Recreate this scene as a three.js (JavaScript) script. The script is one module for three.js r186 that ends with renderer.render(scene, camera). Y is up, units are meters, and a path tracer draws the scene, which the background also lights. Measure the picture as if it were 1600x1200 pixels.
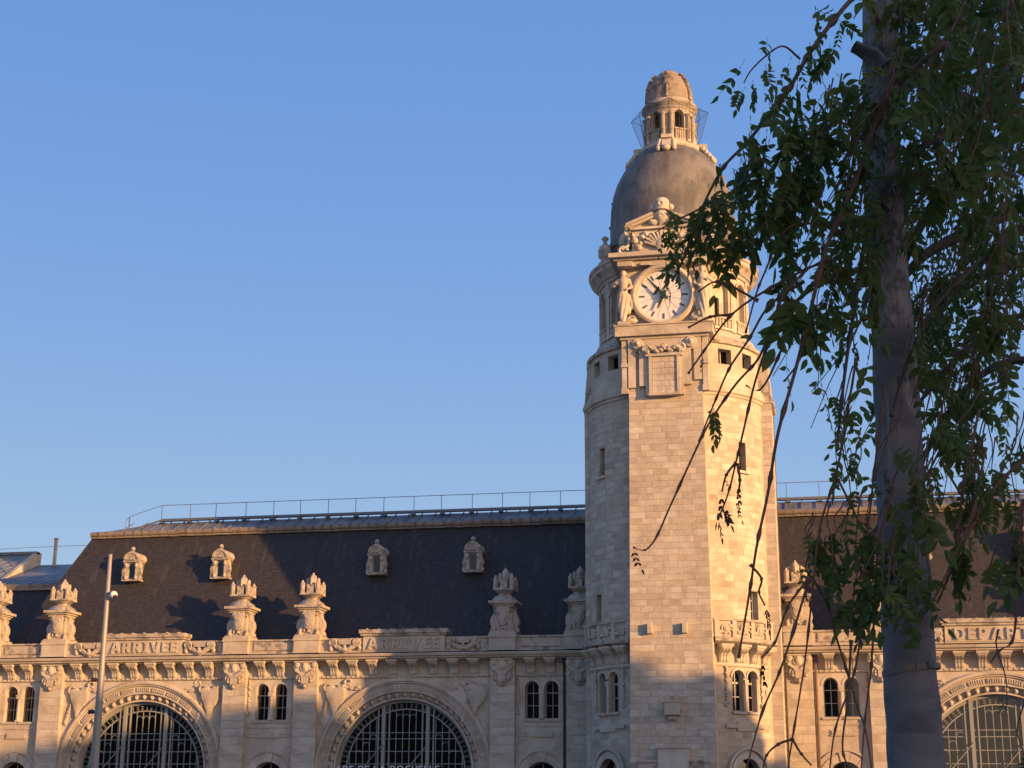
import * as THREE from 'three';
import { mergeGeometries, toCreasedNormals } from 'three/addons/utils/BufferGeometryUtils.js';
import { ConvexGeometry } from 'three/addons/geometries/ConvexGeometry.js';
import { FontLoader } from 'three/addons/loaders/FontLoader.js';
import { TextGeometry } from 'three/addons/geometries/TextGeometry.js';
import { MarchingCubes } from 'three/addons/objects/MarchingCubes.js';
import { Brush, Evaluator, SUBTRACTION } from 'three-bvh-csg';

// ---------------------------------------------------------------- camera, sky, sun, exposure
const scene = new THREE.Scene();
const FOCAL = 2404, EYE = new THREE.Vector3(8.37, 1.6, 87);
const camera = new THREE.PerspectiveCamera(2 * Math.atan(600 / FOCAL) * 180 / Math.PI, 4 / 3, 0.1, 2000);
const head = 12 * Math.PI / 180, pitch = 15.5 * Math.PI / 180, roll = 0.006;
const fwd = new THREE.Vector3(-Math.sin(head) * Math.cos(pitch), Math.sin(pitch), -Math.cos(head) * Math.cos(pitch));
const right0 = new THREE.Vector3(Math.cos(head), 0, -Math.sin(head)), up0 = new THREE.Vector3().crossVectors(right0, fwd);
const camRight = right0.clone().multiplyScalar(Math.cos(roll)).addScaledVector(up0, Math.sin(roll));
const camUp = up0.clone().multiplyScalar(Math.cos(roll)).addScaledVector(right0, -Math.sin(roll));
camera.position.copy(EYE);
camera.quaternion.setFromRotationMatrix(new THREE.Matrix4().makeBasis(camRight, camUp, fwd.clone().negate()));
camera.updateMatrixWorld();

const renderer = new THREE.WebGLRenderer({ antialias: true });
renderer.toneMapping = THREE.LinearToneMapping;
renderer.toneMappingExposure = 1.68;
renderer.shadowMap.enabled = true;

const sunAz = 63 * Math.PI / 180, sunEl = 8.5 * Math.PI / 180;
const sunDir = new THREE.Vector3(Math.sin(sunAz) * Math.cos(sunEl), Math.sin(sunEl), Math.cos(sunAz) * Math.cos(sunEl));
{
  const w = 512, h = 256, d = new Float32Array(w * h * 4);
  const zen = [0.076, 0.18, 0.428], hor = [0.33, 0.436, 0.458], warm = [0.95, 0.58, 0.27], warmBand = [0.4, 0.345, 0.315];  // low warm band added below the visible sky, glow widened, to warm shaded walls
  for (let j = 0; j < h; j++) for (let i = 0; i < w; i++) {
    const el = ((j + 0.5) / h - 0.5) * Math.PI, az = ((i + 0.5) / w - 0.5) * 2 * Math.PI;
    const v = new THREE.Vector3(Math.cos(el) * Math.cos(az), Math.sin(el), Math.cos(el) * Math.sin(az));
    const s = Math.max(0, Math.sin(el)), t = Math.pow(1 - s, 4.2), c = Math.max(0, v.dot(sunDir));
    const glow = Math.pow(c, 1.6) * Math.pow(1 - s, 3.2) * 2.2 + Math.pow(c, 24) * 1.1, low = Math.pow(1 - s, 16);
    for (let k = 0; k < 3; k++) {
      let q = (zen[k] * (1 - t) * (1 - 0.35 * s * s) * 1.06 + hor[k] * t) * (1 - low) + warmBand[k] * low + warm[k] * glow;
      if (el < 0) q = (warmBand[k] + warm[k] * glow) * 0.35;
      d[(j * w + i) * 4 + k] = q;
    }
    d[(j * w + i) * 4 + 3] = 1;
  }
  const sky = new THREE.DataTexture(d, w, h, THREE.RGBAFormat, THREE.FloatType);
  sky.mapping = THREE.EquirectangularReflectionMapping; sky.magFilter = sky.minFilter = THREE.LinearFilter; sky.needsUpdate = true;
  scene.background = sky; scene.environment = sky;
}
const sun = new THREE.DirectionalLight(new THREE.Color().setRGB(1, 0.53, 0.2), 5);
sun.target.position.set(-8, 12, 0); sun.position.copy(sunDir).multiplyScalar(160).add(sun.target.position);
sun.castShadow = true; sun.shadow.mapSize.set(4096, 4096);
Object.assign(sun.shadow.camera, { left: -90, right: 90, top: 70, bottom: -40, near: 1, far: 400 });
scene.add(sun, sun.target);

// ---------------------------------------------------------------- helpers
let seed = 7;
const rnd = () => { seed = (seed * 1664525 + 1013904223) >>> 0; return seed / 4294967296; };
const rr = (a, b) => a + (b - a) * rnd();
const V = (x, y, z) => new THREE.Vector3(x, y, z);
const taken = {};
const numbered = (n) => { const k = taken[n] = (taken[n] ?? -1) + 1; return k ? `${n}_${String(k).padStart(3, '0')}` : n; };
const at = (px, py, dist) => camRight.clone().multiplyScalar((px - 800) / FOCAL).addScaledVector(camUp, -(py - 600) / FOCAL).add(fwd).normalize().multiplyScalar(dist).add(EYE);

function uvBox(g, ox = 0, oy = 0) {               // texture coordinates in metres, by the way each face points
  if (g.index) g = g.toNonIndexed();
  const p = g.attributes.position, uv = new Float32Array(p.count * 2), a = V(), b = V(), c = V();
  for (let i = 0; i < p.count; i += 3) {
    a.fromBufferAttribute(p, i); b.fromBufferAttribute(p, i + 1); c.fromBufferAttribute(p, i + 2);
    const n = b.clone().sub(a).cross(c.clone().sub(a)), x = Math.abs(n.x), y = Math.abs(n.y), z = Math.abs(n.z);
    [a, b, c].forEach((q, k) => {
      const [s, t] = y > x && y > z ? [q.x, q.z] : x > z ? [q.z, q.y] : [q.x, q.y];
      uv[(i + k) * 2] = s + ox; uv[(i + k) * 2 + 1] = t + oy;
    });
  }
  g.setAttribute('uv', new THREE.BufferAttribute(uv, 2));
  return g;
}
function clean(g) {
  if (g.index) g = g.toNonIndexed();
  for (const k of Object.keys(g.attributes)) if (!['position', 'normal', 'uv', 'color'].includes(k)) g.deleteAttribute(k);
  if (!g.attributes.normal) g.computeVertexNormals();
  if (!g.attributes.uv) g.setAttribute('uv', new THREE.BufferAttribute(new Float32Array(g.attributes.position.count * 2), 2));
  return g;
}
const merge = (list) => list.length === 1 ? clean(list[0]) : mergeGeometries(list.map(clean), false);
function part(parent, name, geos, m, { pos, rot, uv = true, ry } = {}) {
  let g = Array.isArray(geos) ? merge(geos) : clean(geos);
  if (uv && !g.userData.boxed) { g = uvBox(g, (pos?.[0] ?? 0) * 0.37, (pos?.[1] ?? 0) * 0.53); }
  const o = new THREE.Mesh(g, m); o.name = parent === scene ? numbered(name) : name;
  o.castShadow = o.receiveShadow = true;
  if (pos) o.position.set(...pos);
  if (rot) o.rotation.set(...rot);
  if (ry !== undefined) o.rotation.y = ry;
  parent.add(o); return o;
}
const n3 = (x, y, z, s) => (vn(x + z * 0.37, y - z * 0.61, 4096, s) + vn(y + x * 0.43, z + x * 0.29, 4096, s + 1) + vn(z - y * 0.33, x + y * 0.53, 4096, s + 2)) / 1.5 - 1;
function chisel(geos, amp = 0.04, f = 9) {          // break smooth carved lumps into leafy, worn relief
  let g = Array.isArray(geos) ? merge(geos) : clean(geos); const p = g.attributes.position, n = g.attributes.normal;
  for (let i = 0; i < p.count; i++) { const x = p.getX(i), y = p.getY(i), z = p.getZ(i), d = amp * (n3(x * f + 50, y * f + 50, z * f + 50, 11) + 0.6 * n3(x * f * 2.3 + 90, y * f * 2.3 + 90, z * f * 2.3 + 90, 17)); p.setXYZ(i, x + d * n3(x * 3 + 20, y * 3 + 20, z * 3 + 20, 23) * 0.7 + n.getX(i) * d * 0.3, y + d * n3(x * 3 + 60, y * 3 + 60, z * 3 + 60, 29) * 0.9, z + d * 0.8); }
  g.computeVertexNormals(); return toCreasedNormals(g, 0.7);
}
const boxed = (geos) => { const g = uvBox(Array.isArray(geos) ? merge(geos) : clean(geos), rnd() * 9, rnd() * 9); g.userData.boxed = true; return g; };
function thing(name, label, category, pos = [0, 0, 0], group) {
  const o = new THREE.Group(); o.name = numbered(name); o.position.set(...pos); scene.add(o);
  o.userData = { label, category }; if (group) o.userData.group = group; return o;
}
const sub = (parent, name, pos = [0, 0, 0], ry = 0) => { const o = new THREE.Group(); o.name = name; o.position.set(...pos); o.rotation.y = ry; parent.add(o); return o; };
const B = (w, h, d, x = 0, y = 0, z = 0) => new THREE.BoxGeometry(w, h, d).translate(x, y, z);
const Bx = (x0, x1, y0, y1, z0, z1) => B(x1 - x0, y1 - y0, z1 - z0, (x0 + x1) / 2, (y0 + y1) / 2, (z0 + z1) / 2);
const Cy = (r0, r1, h, x = 0, y = 0, z = 0, n = 12) => new THREE.CylinderGeometry(r1, r0, h, n).translate(x, y + h / 2, z);
const Sp = (r, x, y, z, sx = 1, sy = 1, sz = 1, n = 8) => new THREE.SphereGeometry(r, n + 2, n).scale(sx, sy, sz).translate(x, y, z);
const To = (r, t, x, y, z, arc = 6.283, turn = 0, n = 14) => new THREE.TorusGeometry(r, t, 6, n, arc).rotateZ(turn).translate(x, y, z);
const lathe = (pts, n = 64, a0 = 0, al = Math.PI * 2) => toCreasedNormals(new THREE.LatheGeometry(pts.map(([r, y]) => new THREE.Vector2(r, y)), n, a0, al), 0.6);
// block with a chamfered front (towards +z); back at z = 0
function block(w, h, d, c = 0.012) {
  const X = w / 2, Y = h / 2, x = X - c, y = Y - c, e = d - c;
  const b = [[-X, -Y, 0], [X, -Y, 0], [X, Y, 0], [-X, Y, 0]], m = [[-X, -Y, e], [X, -Y, e], [X, Y, e], [-X, Y, e]], f = [[-x, -y, d], [x, -y, d], [x, y, d], [-x, y, d]], out = [];
  const quad = (p, q, r, s) => out.push(...p, ...q, ...r, ...p, ...r, ...s);
  quad(...f);
  for (let k = 0; k < 4; k++) { const n = (k + 1) % 4; quad(m[k], m[n], f[n], f[k]); quad(b[k], b[n], m[n], m[k]); }
  const g = new THREE.BufferGeometry(); g.setAttribute('position', new THREE.Float32BufferAttribute(out, 3)); g.computeVertexNormals(); return g;
}
// a moulding swept along x; profile given as [z, y]
function runX(profile, x0, x1) {
  const s = new THREE.Shape(profile.map(([z, y]) => new THREE.Vector2(z, y)));
  return new THREE.ExtrudeGeometry(s, { depth: x1 - x0, bevelEnabled: false }).rotateY(-Math.PI / 2).translate(x1, 0, 0);
}
// a moulding swept round an arch standing in the xy plane; profile given as [r, z]
function runArc(profile, cx, cy, a0 = 0, a1 = Math.PI, n = 56) {
  const out = [];
  const P = (i, k) => { const a = a0 + (a1 - a0) * i / n, [r, z] = profile[k]; return [cx + r * Math.cos(a), cy + r * Math.sin(a), z]; };
  for (let i = 0; i < n; i++) for (let k = 0; k + 1 < profile.length; k++) out.push(...P(i, k), ...P(i, k + 1), ...P(i + 1, k + 1), ...P(i, k), ...P(i + 1, k + 1), ...P(i + 1, k));
  const g = new THREE.BufferGeometry(); g.setAttribute('position', new THREE.Float32BufferAttribute(out, 3)); g.computeVertexNormals();
  return toCreasedNormals(g, 0.35);
}
function archPath(cls, x, y0, ys, r) { const s = new cls(); s.moveTo(x - r, y0); s.lineTo(x + r, y0); s.lineTo(x + r, ys); s.absarc(x, ys, r, 0, Math.PI, false); s.lineTo(x - r, y0); return s; }
const ext = (shape, d, z = 0, bevel = 0) => new THREE.ExtrudeGeometry(shape, { depth: d - bevel, bevelEnabled: bevel > 0, bevelSize: bevel, bevelThickness: bevel, bevelSegments: 2, curveSegments: 10 }).translate(0, 0, z);
const spline = (pts) => { const s = new THREE.Shape(); s.moveTo(...pts[0]); s.splineThru(pts.slice(1).map((p) => new THREE.Vector2(...p))); return s; };
// tapering round limb through points with optional swellings
function limb(pts, r0, r1, { n = 6, steps = 24, nodes = 0, knob = 1.7 } = {}) {
  const c = new THREE.CatmullRomCurve3(pts), fr = c.computeFrenetFrames(steps, false), pos = [], idx = [];
  for (let i = 0; i <= steps; i++) {
    const t = i / steps, p = c.getPoint(t); let r = r0 + (r1 - r0) * t;
    if (nodes) { const q = Math.abs(((t * nodes) % 1) - 0.5); if (q > 0.5 - 0.55 * nodes / steps) r *= knob; }
    for (let k = 0; k < n; k++) { const a = k / n * 6.2832, v = fr.normals[i].clone().multiplyScalar(Math.cos(a) * r).addScaledVector(fr.binormals[i], Math.sin(a) * r).add(p); pos.push(v.x, v.y, v.z); }
  }
  for (let i = 0; i < steps; i++) for (let k = 0; k < n; k++) { const a = i * n + k, b = i * n + (k + 1) % n; idx.push(a, b, b + n, a, b + n, a + n); }
  const g = new THREE.BufferGeometry(); g.setAttribute('position', new THREE.Float32BufferAttribute(pos, 3)); g.setIndex(idx); g.computeVertexNormals();
  const uv = []; for (let i = 0; i <= steps; i++) for (let k = 0; k < n; k++) uv.push(k / n * 0.4, i / steps * c.getLength()); g.setAttribute('uv', new THREE.Float32BufferAttribute(uv, 2));
  return g;
}

// ---------------------------------------------------------------- procedural surfaces
const hash = (x, y, s) => { let h = (x * 374761393 + y * 668265263 + s * 1442695041) | 0; h = Math.imul(h ^ (h >>> 13), 1274126177); return ((h ^ (h >>> 16)) >>> 0) / 4294967296; };
function vn(x, y, per, s) {
  const X = Math.floor(x), Y = Math.floor(y), fx = x - X, fy = y - Y, u = fx * fx * (3 - 2 * fx), v = fy * fy * (3 - 2 * fy), m = (q) => ((q % per) + per) % per;
  const a = hash(m(X), m(Y), s), b = hash(m(X + 1), m(Y), s), c = hash(m(X), m(Y + 1), s), d = hash(m(X + 1), m(Y + 1), s);
  return a + (b - a) * u + (c - a) * v + (a - b - c + d) * u * v;
}
const fbm = (u, v, f, o, s) => { let t = 0, a = 0.5, w = 0; for (let i = 0; i < o; i++) { t += a * vn(u * f, v * f, f, s + i); w += a; a *= 0.55; f *= 2; } return t / w; };
const toS = (c) => Math.round(255 * Math.min(1, Math.max(0, c <= 0.0031308 ? c * 12.92 : 1.055 * Math.pow(c, 1 / 2.4) - 0.055)));
function tex(size, metres, fn, srgb = true) {
  const d = new Uint8Array(size * size * 4);
  for (let j = 0; j < size; j++) for (let i = 0; i < size; i++) {
    const c = fn(i / size, j / size), q = (j * size + i) * 4;
    for (let k = 0; k < 3; k++) d[q + k] = srgb ? toS(c[k]) : Math.round(255 * Math.min(1, Math.max(0, c)));
    d[q + 3] = 255;
  }
  const t = new THREE.DataTexture(d, size, size); t.wrapS = t.wrapT = THREE.RepeatWrapping; t.magFilter = THREE.LinearFilter; t.minFilter = THREE.LinearMipmapLinearFilter;
  t.generateMipmaps = true; if (srgb) t.colorSpace = THREE.SRGBColorSpace; t.repeat.set(1 / metres, 1 / metres); t.needsUpdate = true; return t;
}
const mix3 = (a, b, t) => [0, 1, 2].map((k) => a[k] + (b[k] - a[k]) * t);
const sm = (a, b, x) => { const t = Math.min(1, Math.max(0, (x - a) / (b - a))); return t * t * (3 - 2 * t); };
const stoneMap = tex(512, 5, (u, v) => {
  const m = fbm(u, v, 5, 5, 1), g = fbm(u, v, 40, 3, 9), s = fbm(u, v * 0.999, 9, 4, 21);
  let c = mix3([0.41, 0.35, 0.265], [0.53, 0.475, 0.38], sm(0.25, 0.75, m));
  c = mix3(c, [0.27, 0.235, 0.19], 0.42 * sm(0.56, 0.74, s) * (0.5 + g)); return c.map((q) => q * (0.9 + 0.2 * g));
});
const stoneBump = tex(512, 5, (u, v) => 0.5 * fbm(u, v, 12, 4, 3) + 0.5 * fbm(u, v, 60, 3, 5), false);
const weatherMap = tex(512, 4, (u, v) => {
  const m = fbm(u, v, 6, 5, 31), g = fbm(u, v, 48, 3, 37), s = fbm(u, v, 14, 4, 41);
  let c = mix3([0.40, 0.34, 0.265], [0.47, 0.41, 0.33], m);
  c = mix3(c, [0.15, 0.135, 0.11], 0.75 * sm(0.46, 0.62, 0.6 * m + 0.4 * s)); return c.map((q) => q * (0.82 + 0.36 * g));
});
const slateMap = tex(1024, 4.8, (u, v) => {
  const row = Math.floor(v * 40), off = (row % 2) * 0.5, col = Math.floor((u * 24 + off) % 24), fy = (v * 40) % 1, fx = (u * 24 + off) % 1;
  const t = hash(col, row, 5), streak = fbm(u, v * 0.13, 24, 3, 60) * 0.6 + fbm(u, v, 6, 4, 64) * 0.4;
  let c = mix3([0.045, 0.041, 0.04], [0.105, 0.093, 0.085], t * 0.6 + 0.4 * fbm(u, v, 30, 3, 66));
  c = mix3(c.map((q) => q * 0.85), [0.13, 0.112, 0.096], 0.7 * sm(0.54, 0.72, streak));
  if (fy < 0.1 || fx < 0.04) c = c.map((q) => q * 0.6); return c;
});
const slateBump = tex(1024, 4.8, (u, v) => { const row = Math.floor(v * 40), off = (row % 2) * 0.5, fx = (u * 24 + off) % 1; return fx < 0.04 ? 0.1 : 1 - ((v * 40) % 1) * 0.8 + 0.15 * hash(Math.floor((u * 24 + off) % 24), row, 8); }, false);
const leadMap = tex(512, 6, (u, v) => {
  const m = fbm(u, v, 5, 5, 71), st = fbm(u, v * 0.2, 20, 4, 74), g = fbm(u, v, 40, 3, 77);
  let c = mix3([0.105, 0.1, 0.096], [0.225, 0.21, 0.19], sm(0.25, 0.75, m * 0.55 + st * 0.45)); return c.map((q) => q * (0.85 + 0.3 * g));
});
const barkMap = tex(512, 0.8, (u, v) => { const a = fbm(u, v * 0.35, 24, 4, 81), b = fbm(u, v, 8, 4, 84); return mix3([0.075, 0.068, 0.062], [0.27, 0.25, 0.23], sm(0.3, 0.7, 0.6 * a + 0.4 * b)); });
const barkBump = tex(512, 0.8, (u, v) => fbm(u, v * 0.3, 32, 4, 82), false);
const wrapMap = tex(512, 0.5, (u, v) => { const w = 0.5 + 0.25 * (Math.sin(u * 6.2832 * 60) * Math.sin(v * 6.2832 * 60)), b = fbm(u, v, 10, 5, 90), s = sm(0.5, 0.7, fbm(u, v, 5, 4, 95)); return mix3(mix3([0.145, 0.145, 0.16], [0.22, 0.22, 0.235], b), [0.10, 0.10, 0.12], 0.6 * s).map((q) => q * (0.85 + 0.3 * w)); });
const wrapBump = tex(512, 0.5, (u, v) => 0.5 + 0.2 * Math.sin(u * 6.2832 * 60) * Math.sin(v * 6.2832 * 60) + 0.4 * (fbm(u, v, 12, 4, 97) - 0.5), false);
const groundMap = tex(512, 6, (u, v) => { const m = fbm(u, v, 6, 5, 101), g = fbm(u, v, 60, 3, 104); return mix3([0.20, 0.185, 0.165], [0.28, 0.26, 0.235], m).map((q) => q * (0.8 + 0.4 * g)); });

const std = (o) => new THREE.MeshStandardMaterial({ roughness: 0.85, ...o });
const col = (r, g, b) => new THREE.Color().setRGB(r, g, b);
const stone = std({ map: stoneMap, bumpMap: stoneBump, bumpScale: 0.012, roughness: 0.9 });
const stones = [[1, 1, 1], [0.97, 0.96, 0.95], [1.03, 1.03, 1.02], [0.98, 0.95, 0.91], [0.92, 0.905, 0.885]].map((c) => std({ map: stoneMap, bumpMap: stoneBump, bumpScale: 0.012, roughness: 0.9, color: col(...c) }));
const tinted = std({ map: stoneMap, bumpMap: stoneBump, bumpScale: 0.012, roughness: 0.9, vertexColors: true });
const mortar = std({ map: stoneMap, color: col(0.9, 0.88, 0.86), roughness: 0.95 });
const weather = std({ map: weatherMap, bumpMap: stoneBump, bumpScale: 0.03, roughness: 0.93 });
const capStone = std({ map: weatherMap, color: col(0.62, 0.58, 0.54), bumpMap: stoneBump, bumpScale: 0.03, roughness: 0.93 });
const slate = std({ map: slateMap, bumpMap: slateBump, color: col(0.5, 0.5, 0.54), bumpScale: 0.015, roughness: 0.7 });
const lead = std({ map: leadMap, color: col(0.8, 0.79, 0.78), bumpMap: stoneBump, bumpScale: 0.02, roughness: 0.7 });
const zinc = std({ map: leadMap, color: col(1.25, 1.3, 1.4), roughness: 0.5, metalness: 0.35 });
const steel = std({ color: col(0.10, 0.115, 0.13), roughness: 0.5, metalness: 0.5 });
const railing = std({ color: col(0.16, 0.17, 0.19), roughness: 0.55, metalness: 0.6 });
const frameMetal = std({ color: col(0.26, 0.27, 0.25), roughness: 0.6 });
const sashPaint = std({ color: col(0.32, 0.31, 0.28), roughness: 0.6 });
const black = std({ color: col(0.02, 0.02, 0.022), roughness: 0.6 });
const glass = new THREE.MeshPhysicalMaterial({ color: col(0.34, 0.35, 0.34), roughness: 0.06, transmission: 1, thickness: 0, ior: 1.5 });
const dim = std({ color: col(0.3, 0.28, 0.25), roughness: 0.95 });
const poleMetal = std({ color: col(0.3, 0.265, 0.225), roughness: 0.5, metalness: 0.25 });
const white = std({ color: col(0.72, 0.70, 0.66), roughness: 0.5 });
const bark = std({ map: barkMap, bumpMap: barkBump, bumpScale: 0.02 });
const wrap = std({ map: wrapMap, color: col(1.22, 1.14, 1.02), bumpMap: wrapBump, bumpScale: 0.008, roughness: 0.95 });
const twigMat = std({ color: col(0.14, 0.07, 0.038), roughness: 0.75 });
const boughMat = std({ map: barkMap, color: col(0.38, 0.34, 0.3), roughness: 0.85 });
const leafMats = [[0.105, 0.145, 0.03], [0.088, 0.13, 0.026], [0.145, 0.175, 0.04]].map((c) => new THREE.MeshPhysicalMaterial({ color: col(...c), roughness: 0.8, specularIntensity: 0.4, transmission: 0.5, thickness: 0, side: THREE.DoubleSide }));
const deadLeaf = std({ color: col(0.05, 0.025, 0.015), side: THREE.DoubleSide });

// ---------------------------------------------------------------- ground
{
  const g = new THREE.PlaneGeometry(3000, 3000).rotateX(-Math.PI / 2);
  const o = part(scene, 'ground', g, std({ map: groundMap, roughness: 0.9 })); o.userData = { kind: 'structure', label: 'pale stone paved station forecourt below the frame' };
}
const font = await new FontLoader().loadAsync('fonts/droid/droid_sans_bold.typeface.json');
const fontLight = await new FontLoader().loadAsync('fonts/droid/droid_sans_regular.typeface.json');
function lettering(text, size, depth, width, f = font) {
  let pen = 0; const gs = [];
  for (const ch of text) { if (ch === ' ') { pen += size * 0.42; continue; } const c = new TextGeometry(ch, { font: f, size, depth, curveSegments: 5, bevelEnabled: false }); c.computeBoundingBox(); const bb = c.boundingBox; gs.push(c.translate(pen - bb.min.x, 0, 0)); pen += bb.max.x - bb.min.x + size * 0.2; }
  const g = merge(gs); g.computeBoundingBox();
  const b = g.boundingBox, k = width / (b.max.x - b.min.x); return g.translate(-(b.min.x + b.max.x) / 2, 0, 0).scale(k, 1, 1);
}

// ---------------------------------------------------------------- shared carved pieces
const bracketGeo = boxed((() => {          // console under the cornice: curved body with three ribs
  const prof = [[0, 0], [0.12, 0.02], [0.2, 0.12], [0.22, 0.3], [0.34, 0.46], [0.55, 0.56], [0.66, 0.66], [0.68, 0.78], [0, 0.78]];
  const rib = prof.slice(1, 7).map(([z, y]) => [z + 0.05, y + 0.0]).concat([[0.3, 0.7], [0.05, 0.3]]);
  const list = [runX(prof, -0.24, 0.24), B(0.66, 0.12, 0.8, 0, 0.84, 0.38), B(0.56, 0.07, 0.72, 0, 0.745, 0.35)];
  for (const x of [-0.155, 0, 0.155]) list.push(runX(rib, x - 0.045, x + 0.045));
  list.push(B(0.6, 0.1, 0.12, 0, -0.05, 0.06)); return list;
})());
const rosetteGeo = boxed([Sp(0.17, 0, 0, 0, 1, 1, 0.8, 8), Sp(0.07, 0, 0, 0.12, 1, 1, 1, 6)]);
const shieldShape = spline([[0, -0.42], [0.2, -0.3], [0.3, -0.05], [0.27, 0.14], [0.36, 0.24], [0.3, 0.38], [0.12, 0.36], [0, 0.42], [-0.12, 0.36], [-0.3, 0.38], [-0.36, 0.24], [-0.27, 0.14], [-0.3, -0.05], [-0.2, -0.3], [0, -0.42]]);
const capGeo = boxed(chisel((() => {              // carved cartouche at the head of a pilaster, hung from the cornice
  const plate = spline([[0, -0.12], [0.2, -0.02], [0.3, 0.2], [0.5, 0.34], [0.56, 0.6], [0.4, 0.8], [0.66, 1.0], [0.7, 1.3], [0.45, 1.46], [0, 1.46], [-0.45, 1.46], [-0.7, 1.3], [-0.66, 1.0], [-0.4, 0.8], [-0.56, 0.6], [-0.5, 0.34], [-0.3, 0.2], [-0.2, -0.02], [0, -0.12]]);
  const l = [ext(plate, 0.12, 0, 0.02), Sp(0.22, 0, 1.1, 0.14, 1, 1.25, 0.6, 14), To(0.27, 0.045, 0, 1.1, 0.14).scale(1, 1, 1)];
  for (const s of [-1, 1]) l.push(Sp(0.17, s * 0.5, 1.24, 0.14, 1, 1.1, 0.6, 10), B(0.66, 0.15, 0.14).rotateZ(s * 0.62).translate(s * 0.3, 0.76, 0.16), To(0.1, 0.045, s * 0.42, 0.5, 0.14, 5, s), Sp(0.09, s * 0.36, 0.3, 0.14));
  l.push(B(0.4, 0.42, 0.14, 0, 0.38, 0.15), B(0.56, 0.08, 0.2, 0, 0.6, 0.15), B(0.3, 0.06, 0.18, 0, 0.16, 0.14), Sp(0.11, 0, 0.02, 0.14), B(1.3, 0.1, 0.26, 0, 1.42, 0.12)); return l;
})(), 0.045));
const cartouche = boxed(chisel((() => {           // large heart-shaped cartouche in the spandrel, with trailing leaves
  const s = spline([[0, -1.0], [0.22, -0.55], [0.55, -0.2], [0.62, 0.3], [0.42, 0.62], [0.12, 0.5], [-0.1, 0.62], [-0.42, 0.5], [-0.4, 0.1], [-0.2, -0.35], [0, -1.0]]);
  const l = [ext(s, 0.2, 0, 0.07), To(0.2, 0.07, -0.38, 0.55, 0.15, 5, 0.5), To(0.14, 0.06, 0.42, 0.58, 0.15, 5, 2)];
  for (let k = 0; k < 6; k++) l.push(Sp(0.13, -0.45 - k * 0.05, -0.35 - k * 0.2, 0.05, 0.8, 1.3, 0.7, 6)); return l;
})(), 0.03));
const sprigGeo = boxed(chisel((() => { const l = []; for (let k = 0; k < 7; k++) l.push(Sp(0.16 - k * 0.012, k * 0.2, 0.12 * Math.sin(k * 1.9) - k * 0.05, 0.05, 1.2, 0.7, 0.6, 6).rotateZ(0)); l.push(To(0.18, 0.055, 0.15, 0.2, 0.07, 5)); return l; })(), 0.07));
const dropGeo = boxed(chisel((() => { const l = []; for (let k = 0; k < 11; k++) l.push(Sp(0.085, (k % 2 - 0.5) * 0.04, -k * 0.16, 0.03, 1, 1.1, 0.7, 6)); l.push(To(0.1, 0.04, 0, -1.86, 0.04)); return l; })(), 0.06));
const garlandGeo = boxed(chisel((() => {          // carved swag beside the lettered panel
  const l = [B(1.2, 0.12, 0.16, 0, 0.66, 0.08), B(0.75, 0.22, 0.22, 0, 0.5, 0.1)];
  for (const s of [-1, 1]) { l.push(Sp(0.26, s * 0.72, 0.5, 0.1, 1, 1, 0.7, 10), To(0.2, 0.07, s * 0.72, 0.5, 0.2, 5.2, s * 1.2), Sp(0.16, s * 0.86, 0.18, 0.1, 0.8, 1.2, 0.8)); for (let k = 0; k < 5; k++) l.push(Sp(0.15, s * (0.55 - k * 0.13), 0.3 - 0.07 * k, 0.12, 1, 1, 0.9, 7)); }
  l.push(Sp(0.2, 0, 0.08, 0.14, 1.2, 0.8, 0.8), Sp(0.1, 0, 0.28, 0.2)); return l;
})(), 0.07));
const sidePanelGeo = (w) => boxed([block(w, 0.5, 0.07, 0.03)]);

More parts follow.
